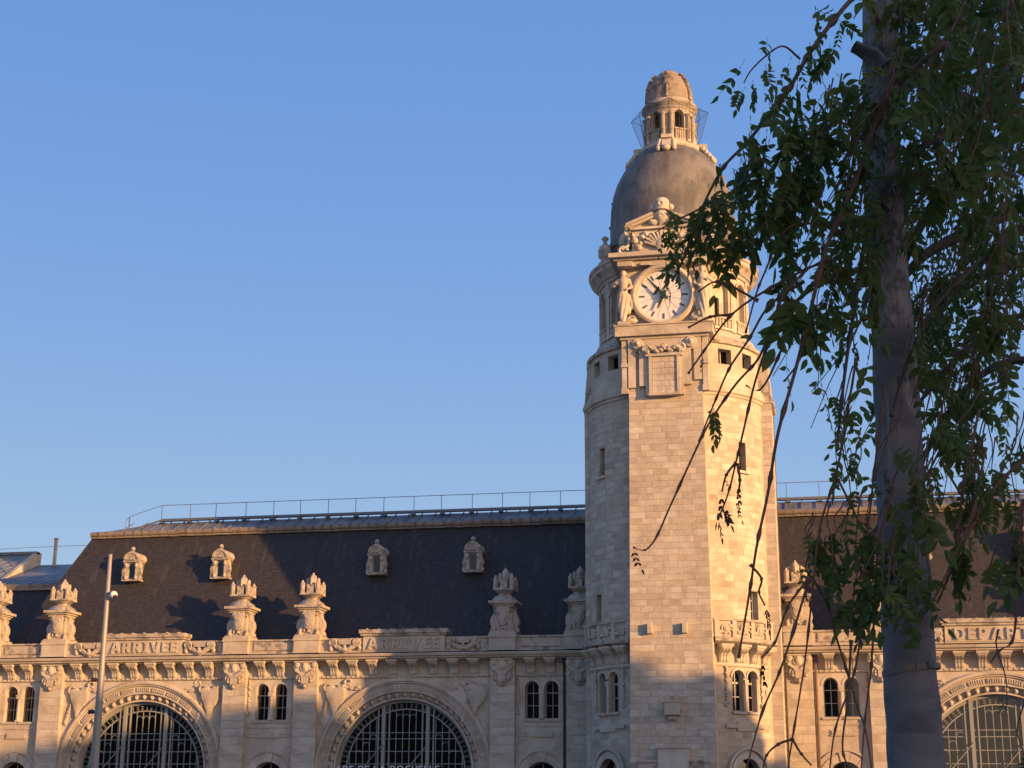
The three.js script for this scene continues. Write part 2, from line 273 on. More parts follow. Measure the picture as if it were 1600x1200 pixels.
function volute(h, w, t) {                 // upright scroll buttress in the xy plane, flat against x = 0
  const s = spline([[0, 0], [w, 0], [w * 1.02, h * 0.12], [w * 0.82, h * 0.2], [w * 1.05, h * 0.38], [w * 0.98, h * 0.55], [w * 0.6, h * 0.72], [w * 0.42, h * 0.86], [w * 0.5, h * 0.97], [0, h], [0, h * 0.5], [0, 0]]);
  return ext(s, t, -t / 2, 0.03);
}
function pinnacleGeos() {
  const base = [B(2.02, 0.14, 2.02, 0, 0.07, 0), B(1.86, 0.1, 1.86, 0, 0.19, 0)], body = [B(1.22, 1.5, 1.22, 0, 0.95, 0)];
  for (const k of [0, 2]) body.push(volute(1.42, 0.4, 0.62).translate(0.6, 0.22, 0).rotateY(k * Math.PI / 2));
  for (const [x, z] of [[1, 1], [1, -1], [-1, 1], [-1, -1]]) body.push(Sp(0.2, x * 0.66, 0.38, z * 0.6, 0.8, 1.2, 1), Sp(0.12, x * 0.6, 1.45, z * 0.6, 1, 1, 1));
  const cornice = [B(1.5, 0.14, 1.5, 0, 1.68, 0), B(1.74, 0.1, 1.74, 0, 1.79, 0), B(2.08, 0.15, 2.08, 0, 1.91, 0)];
  const cap = [new THREE.CylinderGeometry(1.08, 1.16, 0.1, 4).rotateY(Math.PI / 4).translate(0, 2.03, 0), new THREE.CylinderGeometry(0.92, 1.08, 0.14, 4).rotateY(Math.PI / 4).translate(0, 2.15, 0), new THREE.CylinderGeometry(0.62, 0.92, 0.12, 4).rotateY(Math.PI / 4).translate(0, 2.28, 0), new THREE.CylinderGeometry(0.56, 0.62, 0.1, 4).rotateY(Math.PI / 4).translate(0, 2.38, 0), new THREE.CylinderGeometry(0.98, 0.56, 0.2, 4).rotateY(Math.PI / 4).translate(0, 2.52, 0), B(1.5, 0.1, 1.5, 0, 2.66, 0)];
  const shield = [ext(shieldShape, 0.2, 0, 0.06).scale(1.2, 1.2, 1), ext(shieldShape, 0.1, 0.17, 0.03).scale(0.8, 0.85, 1), ...[-1, 1].map((s) => To(0.14, 0.05, s * 0.2, -0.62, 0.06, 4.8, s)), Sp(0.1, 0, -0.66, 0.06)];
  const turret = [Cy(0.19, 0.17, 0.55, 0, 0, 0, 8), Cy(0.2, 0.2, 0.06, 0, 0.53, 0, 8), Cy(0.17, 0.03, 0.2, 0, 0.59, 0, 8)];
  const wall = [B(0.5, 0.42, 0.12, 0, 0.3, 0), B(0.14, 0.1, 0.12, -0.17, 0.55, 0), B(0.14, 0.1, 0.12, 0.17, 0.55, 0)];
  const keep = [Cy(0.4, 0.34, 0.62, 0, 0, 0, 8), Cy(0.4, 0.4, 0.07, 0, 0.6, 0, 8), Sp(0.3, 0, 0.86, 0, 1, 1.1, 1, 10), Cy(0.1, 0.08, 0.14, 0, 1.12, 0, 8)];
  for (let k = 0; k < 4; k++) keep.push(Cy(0.13, 0.12, 0.72, 0.42 * Math.cos(k * 1.5708), 0.05, 0.42 * Math.sin(k * 1.5708), 8), Sp(0.13, 0.42 * Math.cos(k * 1.5708), 0.78, 0.42 * Math.sin(k * 1.5708), 1, 1.4, 1));
  return { base: boxed(base), body: boxed(chisel(body, 0.03, 6)), cornice: boxed(cornice), cap: boxed(cap), shield: boxed(chisel(shield, 0.04)), turret: boxed(chisel(turret, 0.025)), wall: boxed(wall), keep: boxed(chisel(keep, 0.03)) };
}
const PG = pinnacleGeos();
function pinnacle(parent, x) {
  const p = sub(parent, 'pinnacle', [x, 11.27, -0.3]); p.scale.set(0.8, 1, 0.8);
  part(p, 'plinth', PG.base, weather); part(p, 'body', PG.body, weather); part(p, 'cornice', PG.cornice, weather); part(p, 'cap', PG.cap, weather);
  part(p, 'shield', PG.shield, weather, { pos: [0, 1.12, 0.6] });
  for (const [a, b] of [[1, 1], [1, -1], [-1, 1], [-1, -1]]) part(p, 'turret', PG.turret, weather, { pos: [a * 0.6, 2.7, b * 0.6], ry: a + b });
  for (let k = 0; k < 4; k++) part(p, 'castle_wall', PG.wall, weather, { pos: [0.64 * Math.sin(k * 1.5708), 2.62, 0.64 * Math.cos(k * 1.5708)], ry: k * 1.5708 });
  part(p, 'castle_keep', PG.keep, weather, { pos: [0, 2.7, 0] });
}
const DG = {
  jamb: boxed([B(0.2, 1.25, 0.7, 0, 0.63, -0.1), ...[0.12, 0.95].map((y) => Sp(0.14, 0, y, 0.34, 0.8, 1.2, 0.8))]), sill: boxed([B(1.3, 0.12, 0.7, 0, 0.02, 0)]), back: boxed([B(0.08, 1.4, 1.5, 0, 0.75, -1.0)]),
  hood: boxed([B(1.22, 0.14, 0.8, 0, 1.32, -0.05), ext(archPath(THREE.Shape, 0, 0, 0.08, 0.46), 1.7, -1.3, 0.03).translate(0, 1.4, 0), runArc([[0.54, 0.36], [0.54, 0.46], [0.42, 0.46], [0.42, 0.36]], 0, 1.44, 0, Math.PI, 16), runArc([[0.54, 0.38], [0.54, -1.4]], 0, 1.44, 0, Math.PI, 16)]),
  side: boxed([volute(1.15, 0.22, 0.26)]), finial: boxed([Cy(0.14, 0.1, 0.12, 0, 0, 0), Sp(0.16, 0, 0.22, 0, 1, 1.1, 1)]),
  sash: boxed([B(0.54, 0.06, 0.06, 0, 0.12, 0), B(0.54, 0.06, 0.06, 0, 1.2, 0), B(0.06, 1.14, 0.06, -0.25, 0.66, 0), B(0.06, 1.14, 0.06, 0.25, 0.66, 0)]), pane: boxed([B(0.46, 1.04, 0.012, 0, 0.66, 0)]),
};
function dormer(parent, x) {
  const d = sub(parent, 'dormer', [x, 15.45, -2.95]); d.scale.setScalar(0.92);
  for (const s of [-1, 1]) { part(d, 'jamb', DG.jamb, weather, { pos: [s * 0.37, 0.06, 0] }); const v = part(d, 'scroll', DG.side, weather, { pos: [s * 0.46, 0.1, 0.12] }); if (s < 0) v.rotation.y = Math.PI; }
  part(d, 'sill', DG.sill, weather); part(d, 'hood', DG.hood, weather); for (const s of [-1, 1]) part(d, 'cheek', DG.back, zinc, { pos: [s * 0.41, 0, 0] }); part(d, 'finial', DG.finial, weather, { pos: [0, 1.94, 0.22] });
  part(d, 'sash', DG.sash, sashPaint, { pos: [0, 0, 0.1] }); part(d, 'pane', DG.pane, glass, { pos: [0, 0, 0.1] });
}

// ---------------------------------------------------------------- station wings
const H = { frieze: 9.0, corn: 9.95, par: 10.42, top: 11.27, spring: 3.7 };
const barG = {}; const bar = (w, h, d) => barG[`${w.toFixed(3)},${h.toFixed(3)},${d}`] ??= boxed([B(w, h, d)]);
function archWindow(w, cx, extras) {
  const win = sub(w, 'arched_window', [cx, 0, -0.62]), R = 4.05, S = H.spring, top = (x, r = R) => S + Math.sqrt(Math.max(0, r * r - x * x));
  part(win, 'frame', [runArc([[4.08, 0.1], [3.9, 0.1], [3.9, -0.08], [4.08, -0.08]], 0, S), runArc([[3.56, 0.06], [3.49, 0.06], [3.49, -0.04], [3.56, -0.04], [3.56, 0.06]], 0, S), Bx(-4.08, -3.9, 0, S, -0.08, 0.1), Bx(3.9, 4.08, 0, S, -0.08, 0.1)], frameMetal);
  const lattice = []; for (let k = 1; k < 40; k++) { const a = Math.PI * k / 40; lattice.push(B(0.33, 0.025, 0.03, 3.72, 0, 0).rotateZ(a).translate(0, S, 0)); if (k % 3 < 2) lattice.push(B(0.025, 0.19, 0.03, 3.66, 0, 0).rotateZ(a).translate(0, S, 0), B(0.025, 0.19, 0.03, 3.8, 0, 0).rotateZ(a).translate(0, S, 0)); }
  part(win, 'border_lattice', lattice, frameMetal);
  for (const s of [-1, 1]) { part(win, 'mullion', bar(0.2, top(1.32) - 0.02, 0.2), frameMetal, { pos: [s * 1.32, top(1.32) / 2, 0.06] }); for (const o of [-0.33, 0.33]) part(win, 'slim_mullion', bar(0.07, top(1.32 + o) - 0.02, 0.12), frameMetal, { pos: [s * (1.32 + o), top(1.32 + o) / 2, 0.03] }); }
  const xs = []; for (let x = -3.75; x < 3.9; x += 0.3946) xs.push(x);
  for (const x of xs) if (Math.abs(Math.abs(x) - 1.32) > 0.14) { const h = top(x, 3.52) - 0.02; part(win, 'glazing_bar', bar(0.035, h, 0.05), frameMetal, { pos: [x, h / 2, 0] }); }
  for (const y of [1.2, 2.0, 2.8, 4.15, 4.85, 5.55, 5.9]) { const hw = y > S ? Math.sqrt(3.52 ** 2 - (y - S) ** 2) : 3.9; part(win, 'cross_bar', bar(2 * hw, 0.04, 0.05), frameMetal, { pos: [0, y, 0.012] }); }
  const arcs = []; for (let k = 0; k < 3; k++) arcs.push(runArc([[0.2, 0.03], [0.17, 0.03], [0.17, -0.02], [0.2, -0.02]], -0.4 + k * 0.4, 6.75, 0, Math.PI, 10));
  for (const s of [-1, 1]) for (let k = 0; k < 3; k++) arcs.push(runArc([[0.2, 0.03], [0.17, 0.03], [0.17, -0.02], [0.2, -0.02]], s * (1.95 + k * 0.42), 5.62 - k * 0.45, 0, Math.PI, 10));
  part(win, 'tracery', arcs, frameMetal);
  const edges = [-3.92, ...xs, 3.92];
  for (let k = 0; k + 1 < edges.length; k++) { const a = edges[k] + 0.012, b = edges[k + 1] - 0.012; const q = new THREE.Shape([[a, 0.1], [b, 0.1], [b, top(b, 3.93)], [a, top(a, 3.93)]].map((p) => new THREE.Vector2(...p))); const p = part(win, 'pane', new THREE.ShapeGeometry(q), glass); p.position.z = -0.015 + rr(-0.004, 0.004); }
  const rod = (x0, y0, x1, y1) => limb([V(x0, y0, 0), V((x0 + x1) / 2, (y0 + y1) / 2, 0), V(x1, y1, 0)], 0.03, 0.03, { steps: 2, n: 5 });
  part(win, 'tie_rod', rod(-3.2, 3.1, -1.3, 5.25), frameMetal).position.z = 0.22; part(win, 'tie_rod', rod(-0.6, 3.0, 1.3, 5.15), frameMetal).position.z = 0.22;
}
function archBay(w, x0, x1, sign, text) {
  const cx = (x0 + x1) / 2, S = H.spring, wall = new THREE.Shape([[x0, 0], [x0, H.frieze], [x1, H.frieze], [x1, 0]].map((p) => new THREE.Vector2(...p)));
  wall.holes.push(archPath(THREE.Path, cx, 0, S, 5.15)); part(w, 'arch_bay_wall', ext(wall, 0.8, -0.8), stone);
  const prof = [[5.28, 0], [5.28, 0.1], [5.2, 0.18], [5.08, 0.18], [5.04, 0.08], [4.98, 0.12], [4.92, 0.02], [4.58, 0.02], [4.55, 0.08], [4.49, 0.08], [4.48, -0.14], [4.16, -0.24], [4.15, -0.1], [4.06, -0.1], [4.05, -0.75], [4.4, -0.8]];
  const straight = [-1, 1].map((s) => { const sh = new THREE.Shape(prof.map(([r, z]) => new THREE.Vector2(s * r, -z))); return new THREE.ExtrudeGeometry(sh, { depth: S, bevelEnabled: false }).rotateX(-Math.PI / 2).translate(cx, 0, 0); });
  const arch = part(w, 'archivolt', [runArc(prof, cx, S), ...straight], stone);
  for (let k = 0; k <= 26; k++) { const a = Math.PI * (k + 0.5) / 27; part(arch, 'rosette', rosetteGeo, weather, { pos: [cx + 4.32 * Math.cos(a), S + 4.32 * Math.sin(a), -0.12] }); }
  const fl = []; for (let g = 0; g < 15; g++) for (let k = -3; k <= 3; k++) fl.push(B(0.24, 0.062, 0.09, 4.75, 0, 0.05).rotateZ(Math.PI * (g + 0.5) / 15 + k * 0.026).translate(cx, S, 0));
  part(arch, 'fluting', fl, stone);
  for (const s of [-1, 1]) { part(w, 'cartouche', cartouche, stone, { pos: [cx + s * 4.2, 7.9, 0.0], ry: s > 0 ? 0 : 0 }); part(w, 'carved_sprig', sprigGeo, stone, { pos: [cx + s * 3.55, 8.55, 0], rot: [0, s > 0 ? Math.PI : 0, 0] }).position.z = s > 0 ? 0.05 : 0; }
  archWindow(w, cx);
  for (let k = 0; k < 8; k++) part(w, 'bracket', bracketGeo, stones[k % 2 ? 0 : 2], { pos: [cx + (k - 3.5) * 1.2, 9.08, 0] });
  // lettered panel in the parapet
  const pan = sub(w, 'lettered_panel', [cx - sign * 0, 0, 0]);
  part(pan, 'tablet', [Bx(-2.45, 2.45, H.par, 11.36, -0.4, 0.36), Bx(-2.3, 2.3, 10.5, 10.56, 0.36, 0.4)], stone); part(pan, 'coping', [Bx(-2.58, 2.58, 11.36, 11.5, -0.5, 0.48), Bx(-2.66, 2.66, 11.5, 11.72, -0.5, 0.58)], weather);
  for (let k = 0; k < 7; k++) part(pan, 'coping_joint', bar(0.03, 0.09, 1.0), mortar, { pos: [-2.2 + k * 0.73, 11.74, 0.05] });
  const wd = text === 'DEPART' ? 3.9 : 4.3; part(pan, 'letters', lettering(text, 0.64, 0.09, wd), stone, { pos: [0, 10.6, 0.36] });
  for (const s of [-1, 1]) part(pan, 'garland', garlandGeo, weather, { pos: [s * 3.55, 10.5, 0.2] });
}
const smallFrame = boxed([ext((() => { const s = archPath(THREE.Shape, 0, 0, 1.7, 0.4); s.holes.push(archPath(THREE.Path, 0, 0.06, 1.7, 0.35)); return s; })(), 0.08), B(0.04, 2.0, 0.05, 0, 1.02, 0.03), B(0.7, 0.05, 0.05, 0, 1.45, 0.03), B(0.7, 0.035, 0.05, 0, 0.75, 0.03)]);
const smallPane = boxed([ext(archPath(THREE.Shape, 0, 0.05, 1.7, 0.35), 0.012)]);
function narrowBay(w, x0, x1) {
  const cx = (x0 + x1) / 2, wall = new THREE.Shape([[x0, 0], [x0, H.frieze], [x1, H.frieze], [x1, 0]].map((p) => new THREE.Vector2(...p)));
  for (const s of [-1, 1]) wall.holes.push(archPath(THREE.Path, cx + s * 0.56, 6.6, 8.3, 0.4));
  wall.holes.push(archPath(THREE.Path, cx, 0, 3.3, 0.95)); part(w, 'narrow_bay_wall', ext(wall, 0.8, -0.8), stone);
  for (const s of [-1, 1]) {
    const win = sub(w, 'round_headed_window', [cx + s * 0.56, 6.6, -0.5]); part(win, 'sash', smallFrame, sashPaint); part(win, 'pane', smallPane, glass, { pos: [0, 0, 0.03] });
    part(win, 'surround', runArc([[0.52, 0.5], [0.52, 0.53], [0.41, 0.53], [0.4, 0.48]], 0, 1.7, 0, Math.PI, 18), stone); part(win, 'sill', Bx(-0.5, 0.5, -0.14, -0.02, 0.5, 0.58), stone);
  }
  part(w, 'colonnette', [Cy(0.11, 0.1, 1.35, cx, 6.62, 0.02), B(0.28, 0.16, 0.2, cx, 8.05, 0.06), B(0.3, 0.07, 0.22, cx, 8.17, 0.06), B(0.26, 0.1, 0.18, cx, 6.66, 0.05)], stone);
  part(w, 'panel', [B(1.35, 0.36, 0.1, cx, 5.76, 0.02), B(1.2, 0.22, 0.04, cx, 5.76, 0.09), B(2.7, 0.06, 0.05, cx, 5.84, 0.01), B(2.7, 0.06, 0.05, cx, 5.68, 0.01), B(2.7, 0.05, 0.07, cx, 6.2, 0.01)], stone);
  part(w, 'door_arch', [runArc([[1.62, 0], [1.62, 0.09], [1.5, 0.09], [1.5, 0.03], [1.46, 0.03], [1.46, 0]], cx, 3.3, 0, Math.PI, 28)], stone);
  for (let k = 0; k < 7; k++) { const a0 = Math.PI * k / 7 + 0.012, a1 = Math.PI * (k + 1) / 7 - 0.012, key = k === 3 ? 0.05 : 0; part(w, 'voussoir', runArc([[1.36 + key * 2, 0], [1.36 + key * 2, 0.05 + key], [0.95, 0.05 + key], [0.95, -0.5]], cx, 3.3, a0, a1, 6), stones[k % 3]); }
  const door = sub(w, 'fanlight', [cx, 0, -0.55]); part(door, 'pane', ext(archPath(THREE.Shape, 0, 0, 3.3, 0.95), 0.02), glass); part(door, 'bars', [B(0.05, 4.2, 0.06, 0, 2.1, 0.04), B(1.9, 0.06, 0.06, 0, 3.3, 0.04), runArc([[0.95, 0.06], [0.88, 0.06], [0.88, 0], [0.95, 0]], 0, 3.3, 0, Math.PI, 20), runArc([[0.5, 0.06], [0.46, 0.06], [0.46, 0]], 0, 3.3, 0, Math.PI, 14)], frameMetal);
  for (const s of [-1, 1]) { part(w, 'bracket', bracketGeo, stones[0], { pos: [cx + s * 0.58, 9.08, 0] }); part(w, 'carved_drop', dropGeo, stone, { pos: [cx + s * 1.36, 8.85, 0.01] }); }
  part(w, 'sunk_panel', sidePanelGeo(2.3), weather, { pos: [cx, 10.86, 0.2] });
}
const pilBlocks = []; for (let k = 0; k < 6; k++) pilBlocks.push(boxed([block(1.43, 0.455, 0.36, 0.014)]), boxed([block(0.73, 0.455, 0.36, 0.014), block(0.69, 0.455, 0.36, 0.014).translate(0.72, 0, 0)].map((g) => g.translate(-0.355, 0, 0))));
function pilaster(w, x) {
  const p = sub(w, 'pilaster', [x, 0, 0]);
  part(p, 'core', Bx(-0.705, 0.705, 0, H.corn, -0.5, 0.345), mortar);
  for (let k = 0; k < 21; k++) part(p, 'stone_block', pilBlocks[(k * 5 + Math.floor(rnd() * 2) * 6) % pilBlocks.length], stones[[0, 2, 0, 1, 3][Math.floor(rnd() * 5)]], { pos: [0, 0.24 + k * 0.47, 0] });
  part(p, 'capital', capGeo, stone, { pos: [0, 8.5, 0.36] });
  part(w, 'pedestal', [Bx(x - 0.77, x + 0.77, H.par, H.top - 0.12, -0.9, 0.52), Bx(x - 0.83, x + 0.83, H.top - 0.12, H.top, -0.95, 0.58), Bx(x - 0.8, x + 0.8, H.par, H.par + 0.1, -0.95, 0.55)], stone);
  pinnacle(w, x);
}
const corniceProf = [[-0.5, 9.94], [0.6, 9.94], [0.62, 10.0], [0.82, 10.02], [0.84, 10.12], [0.98, 10.14], [1.02, 10.26], [0.96, 10.3], [-0.5, 10.44]];
function wing(sign, pils, label, roofEnd, text) {
  const w = thing('station_wing', label, 'building');
  const X = pils.map((p) => sign * p), end = sign * (pils[pils.length - 1] + 1.2), inner = sign * 3.4, lo = Math.min(end, inner), hi = Math.max(end, inner);
  part(w, 'interior_walls', [Bx(lo, hi, 0, 11, -15.3, -15), Bx(end - 0.2, end + 0.2, 0, 11, -15, -0.8), Bx(inner - 0.2, inner + 0.2, 0, 11, -15, -1)], dim);
  part(w, 'end_wall', Bx(Math.min(X[0], inner), Math.max(X[0], inner), 0, H.frieze, -0.6, -0.02), stone);
  part(w, 'end_return', Bx(Math.min(X[X.length - 1], end), Math.max(X[X.length - 1], end), 0, H.frieze, -0.8, -0.02), stone);
  part(w, 'frieze', [Bx(lo, hi, H.frieze, H.corn, -0.8, 0.0), runX([[0, 8.96], [0.1, 8.98], [0.14, 9.04], [0.12, 9.1], [0, 9.12]], lo, hi), runX([[0, 9.72], [0.08, 9.74], [0.2, 9.86], [0.2, 9.94], [0, 9.94]], lo, hi)], stone);
  const dent = []; for (let x = lo + 0.2; x < hi; x += 0.3) dent.push(Sp(0.07, x, 9.06, 0.12, 1, 0.8, 0.8, 6)); part(w, 'egg_moulding', dent, stone);
  const seg = [lo]; for (let x = lo + 2.4; x < hi - 1; x += 2.4) seg.push(x); seg.push(hi);
  for (let k = 0; k + 1 < seg.length; k++) part(w, 'cornice_stone', runX(corniceProf, seg[k] + 0.006, seg[k + 1] - 0.006), k % 3 ? stones[k % 3] : stone);
  part(w, 'parapet', [Bx(lo, hi, H.par, H.top - 0.1, -0.5, 0.2), Bx(lo, hi, H.par, H.par + 0.12, -0.5, 0.3)], weather); part(w, 'parapet_coping', [Bx(lo, hi, H.top - 0.1, H.top - 0.01, -0.55, 0.3)], weather);
  part(w, 'ceiling', Bx(lo, hi, 10.55, 10.75, -15, -0.8), dim);
  part(w, 'gutter_floor', Bx(lo, hi, 10.8, 11.0, -14.9, -0.5), zinc);
  for (const x of X) pilaster(w, x);
  for (let k = 0; k + 1 < X.length; k++) { const a = Math.min(X[k], X[k + 1]), b = Math.max(X[k], X[k + 1]); if (b - a < 6) narrowBay(w, a, b); else archBay(w, a, b, sign, text); }
  part(w, 'downpipe', [Cy(0.07, 0.07, 10, 0, 0, 0), ...[2, 4, 6, 8].map((y) => Cy(0.09, 0.09, 0.08, 0, y, 0)), B(0.22, 0.3, 0.22, 0, 9.8, 0)], sign < 0 ? black : std({ color: col(0.16, 0.1, 0.065) }), { pos: [sign * 6.98, 0, 0.12] });
  // mansard roof
  const rb = sign < 0 ? roofEnd - 3.6 : roofEnd, x0 = -sign * 0.001;
  const hull = [V(x0, 11.0, -1.3), V(x0, 18.5, -4.5), V(rb, 11.0, -1.3), V(roofEnd, 18.5, -4.5), V(x0, 11, -14.5), V(x0, 18.5, -11), V(rb, 11, -14.5), V(roofEnd, 18.5, -11)];
  const roof = part(w, 'mansard_roof', new ConvexGeometry(hull), slate);
  const T0 = Math.min(x0, roofEnd), T1 = Math.max(x0, roofEnd);
  part(roof, 'ridge_roof', new ConvexGeometry([V(T0 + (sign < 0 ? 0.2 : 0), 18.86, -4.6), V(T1, 18.86, -4.6), V(T0 + (sign < 0 ? 3.6 : 0), 19.75, -6.4), V(T1, 19.75, -6.4), V(T0, 18.86, -11), V(T1, 18.86, -11), V(T0 + (sign < 0 ? 3.6 : 0), 19.75, -9), V(T1, 19.75, -9)]), zinc);
  const tile = [0, 1, 2].map(() => boxed([Cy(0.22, 0.2, 0.6, 0, 0, 0, 8).rotateZ(Math.PI / 2).scale(1, 0.9, 1).translate(0.3, 0.15, 0.06), B(0.595, 0.38, 0.3, 0, 0.08, -0.02)])), tm = [0.46, 0.52, 0.58].map((q) => std({ map: weatherMap, color: col(q, q * 0.96, q * 0.92), roughness: 0.93 }));
  for (let x = T0 + 0.3; x < T1; x += 0.61) { const k = Math.floor(rnd() * 3); part(roof, 'coping_tile', tile[k], tm[Math.floor(rnd() * 3)], { pos: [x, 18.6 + rr(-0.015, 0.015), -4.46] }); }
  for (let x = T0 + 2.0; x < T1; x += 0.9) { const s = B(0.05, 0.06, 2.0, 0, 0, 0).rotateX(Math.atan2(0.89, 1.8)).translate(x + rr(-0.06, 0.06), 19.36, -5.48); part(roof, 'zinc_seam', s, zinc); }
  for (const p of [13.05, 19.1, 29.25, 35.2]) if (p < Math.abs(roofEnd)) dormer(w, sign * p);
  const rail = sub(w, 'roof_railing'), R0 = sign < 0 ? -34.9 : 0, R1 = sign < 0 ? 0 : roofEnd;
  part(rail, 'walkway_beam', [Bx(R0, R1, 19.86, 19.98, -6.2, -6.05), Bx(R0, R1, 19.8, 19.86, -6.25, -5.9)], railing); part(rail, 'top_rail', Bx(R0, R1, 20.87, 20.905, -6.12, -6.085), railing);
  for (let x = R0 + 0.02, k = 0; x < R1; x += 1.9, k++) { part(rail, 'post', bar(0.034, 1.06, 0.034), railing, { pos: [x + rr(-0.1, 0.1), 20.37, -6.1] }); part(rail, 'foot', bar(0.26, 0.14, 0.3), railing, { pos: [x, 19.75, -6.1] }); }
  if (sign < 0) { part(rail, 'sloping_rail', limb([V(-34.9, 20.89, -6.1), V(-36.2, 20.5, -6.0), V(-37.2, 20.05, -5.8), V(-37.35, 19.8, -5.8), V(-37.3, 19.3, -5.8)], 0.02, 0.02, { n: 5, steps: 20 }), railing); part(rail, 'post', bar(0.05, 0.95, 0.05), railing, { pos: [-37.1, 19.65, -5.8] }); part(rail, 'sloping_beam', limb([V(-34.9, 19.92, -6.1), V(-35.9, 19.55, -5.8), V(-36.8, 19.2, -5.5)], 0.06, 0.06, { n: 5, steps: 4 }), railing); }
  return w;
}
const left = wing(-1, [6.1, 10.5, 22.25, 26.65, 38.4, 42.8], 'long limestone station wing with two arched windows under an ARRIVEE panel left of the tower', -39.0, 'ARRIVEE');
const rightWing = wing(1, [6.1, 10.5, 22.25, 26.65], 'limestone station wing with the DEPART panel right of the tower, behind the tree', 29, 'DEPART');
// name of the station standing inside the arched window nearest the tower
part(left, 'station_name_letters', lettering('GARE DE LA ROCHELLE', 0.42, 0.05, 6.6, fontLight), white, { pos: [-17.55, 3.62, -0.2] });
part(left, 'letter_rail', Bx(-20.3, -12.4, 3.54, 3.6, -0.2, -0.16), frameMetal);

// ---------------------------------------------------------------- low annex at the far left
{
  const a = thing('station_annex', 'low annex with blue-grey zinc roof and lattice skylight at the far left edge', 'building', [-1.5, 0.45, -3.5]);
  part(a, 'wall', Bx(-75, -42.7, -0.45, 10.9, -14, 2.9), stone);
  part(a, 'mansard_slope', new ConvexGeometry([V(-75, 10.9, -1.3), V(-38.6, 10.9, -1.35), V(-75, 15.1, -3.1), V(-38.6, 15.1, -3.15), V(-75, 10.9, -6), V(-38.6, 10.9, -6), V(-75, 15.1, -6), V(-38.6, 15.1, -6)]), slate);
  part(a, 'eaves_band', Bx(-75, -38.6, 15.1, 15.5, -3.5, -3.0), capStone);
  part(a, 'zinc_roof', new ConvexGeometry([V(-75, 15.5, -3.3), V(-40, 15.5, -3.3), V(-75, 16.6, -7.5), V(-40, 16.6, -7.5), V(-75, 15.4, -8), V(-40, 15.4, -8)]), zinc);
  part(a, 'upper_roof', new ConvexGeometry([V(-62, 16.3, -7.6), V(-40, 16.3, -7.6), V(-62, 18.6, -14), V(-40, 18.6, -14), V(-62, 16, -14), V(-40, 16, -14)]), zinc);
  for (let k = 0; k < 12; k++) part(a, 'roof_seam', B(0.05, 0.06, 4.3, 0, 0, 0).rotateX(Math.atan2(1.1, 4.2)).translate(-51 + k * 0.95, 16.08, -5.4), zinc);
  const sk = sub(a, 'skylight', [-2.3, -0.5, 0]); part(sk, 'gable', [new ConvexGeometry([V(-46.3, 16.4, -7.6), V(-46.0, 16.4, -7.6), V(-46.3, 16.4, -14), V(-46.0, 16.4, -14), V(-46.3, 20.0, -13.6), V(-46.0, 20.0, -13.6), V(-46.3, 20.0, -14.2), V(-46, 20, -14.2)])], stones[3]);
  part(sk, 'glass_slope', new ConvexGeometry([V(-62, 16.3, -7.8), V(-46.3, 16.3, -7.8), V(-62, 19.8, -13.5), V(-46.3, 19.8, -13.5), V(-62, 16.3, -14), V(-46.3, 16.3, -14)]), std({ color: col(0.2, 0.22, 0.22), roughness: 0.35 }));
  const lat = []; for (let r = 0; r < 6; r++) for (let k = 0; k < 14; k++) for (const s of [-1, 1]) { const t = (r + 0.5) / 6; lat.push(B(0.06, 1.25, 0.03).rotateZ(s * 0.75).rotateX(-Math.atan2(5.7, 3.5)).translate(-61.5 + k * 1.1, 16.32 + 3.5 * t, -7.75 - 5.7 * t)); }
  part(sk, 'lattice', lat, std({ color: col(0.24, 0.25, 0.25) })); part(sk, 'ridge_cap', Bx(-62, -46, 19.85, 20.05, -13.9, -13.4), zinc);
  part(a, 'vent_pipe', [Cy(0.13, 0.13, 2.6, 0, 0, 0), Cy(0.17, 0.17, 0.12, 0, 2.5, 0), Cy(0.22, 0.16, 0.3, 0, 0, 0)], stones[4], { pos: [-46.9, 17.9, -13.6] });
}

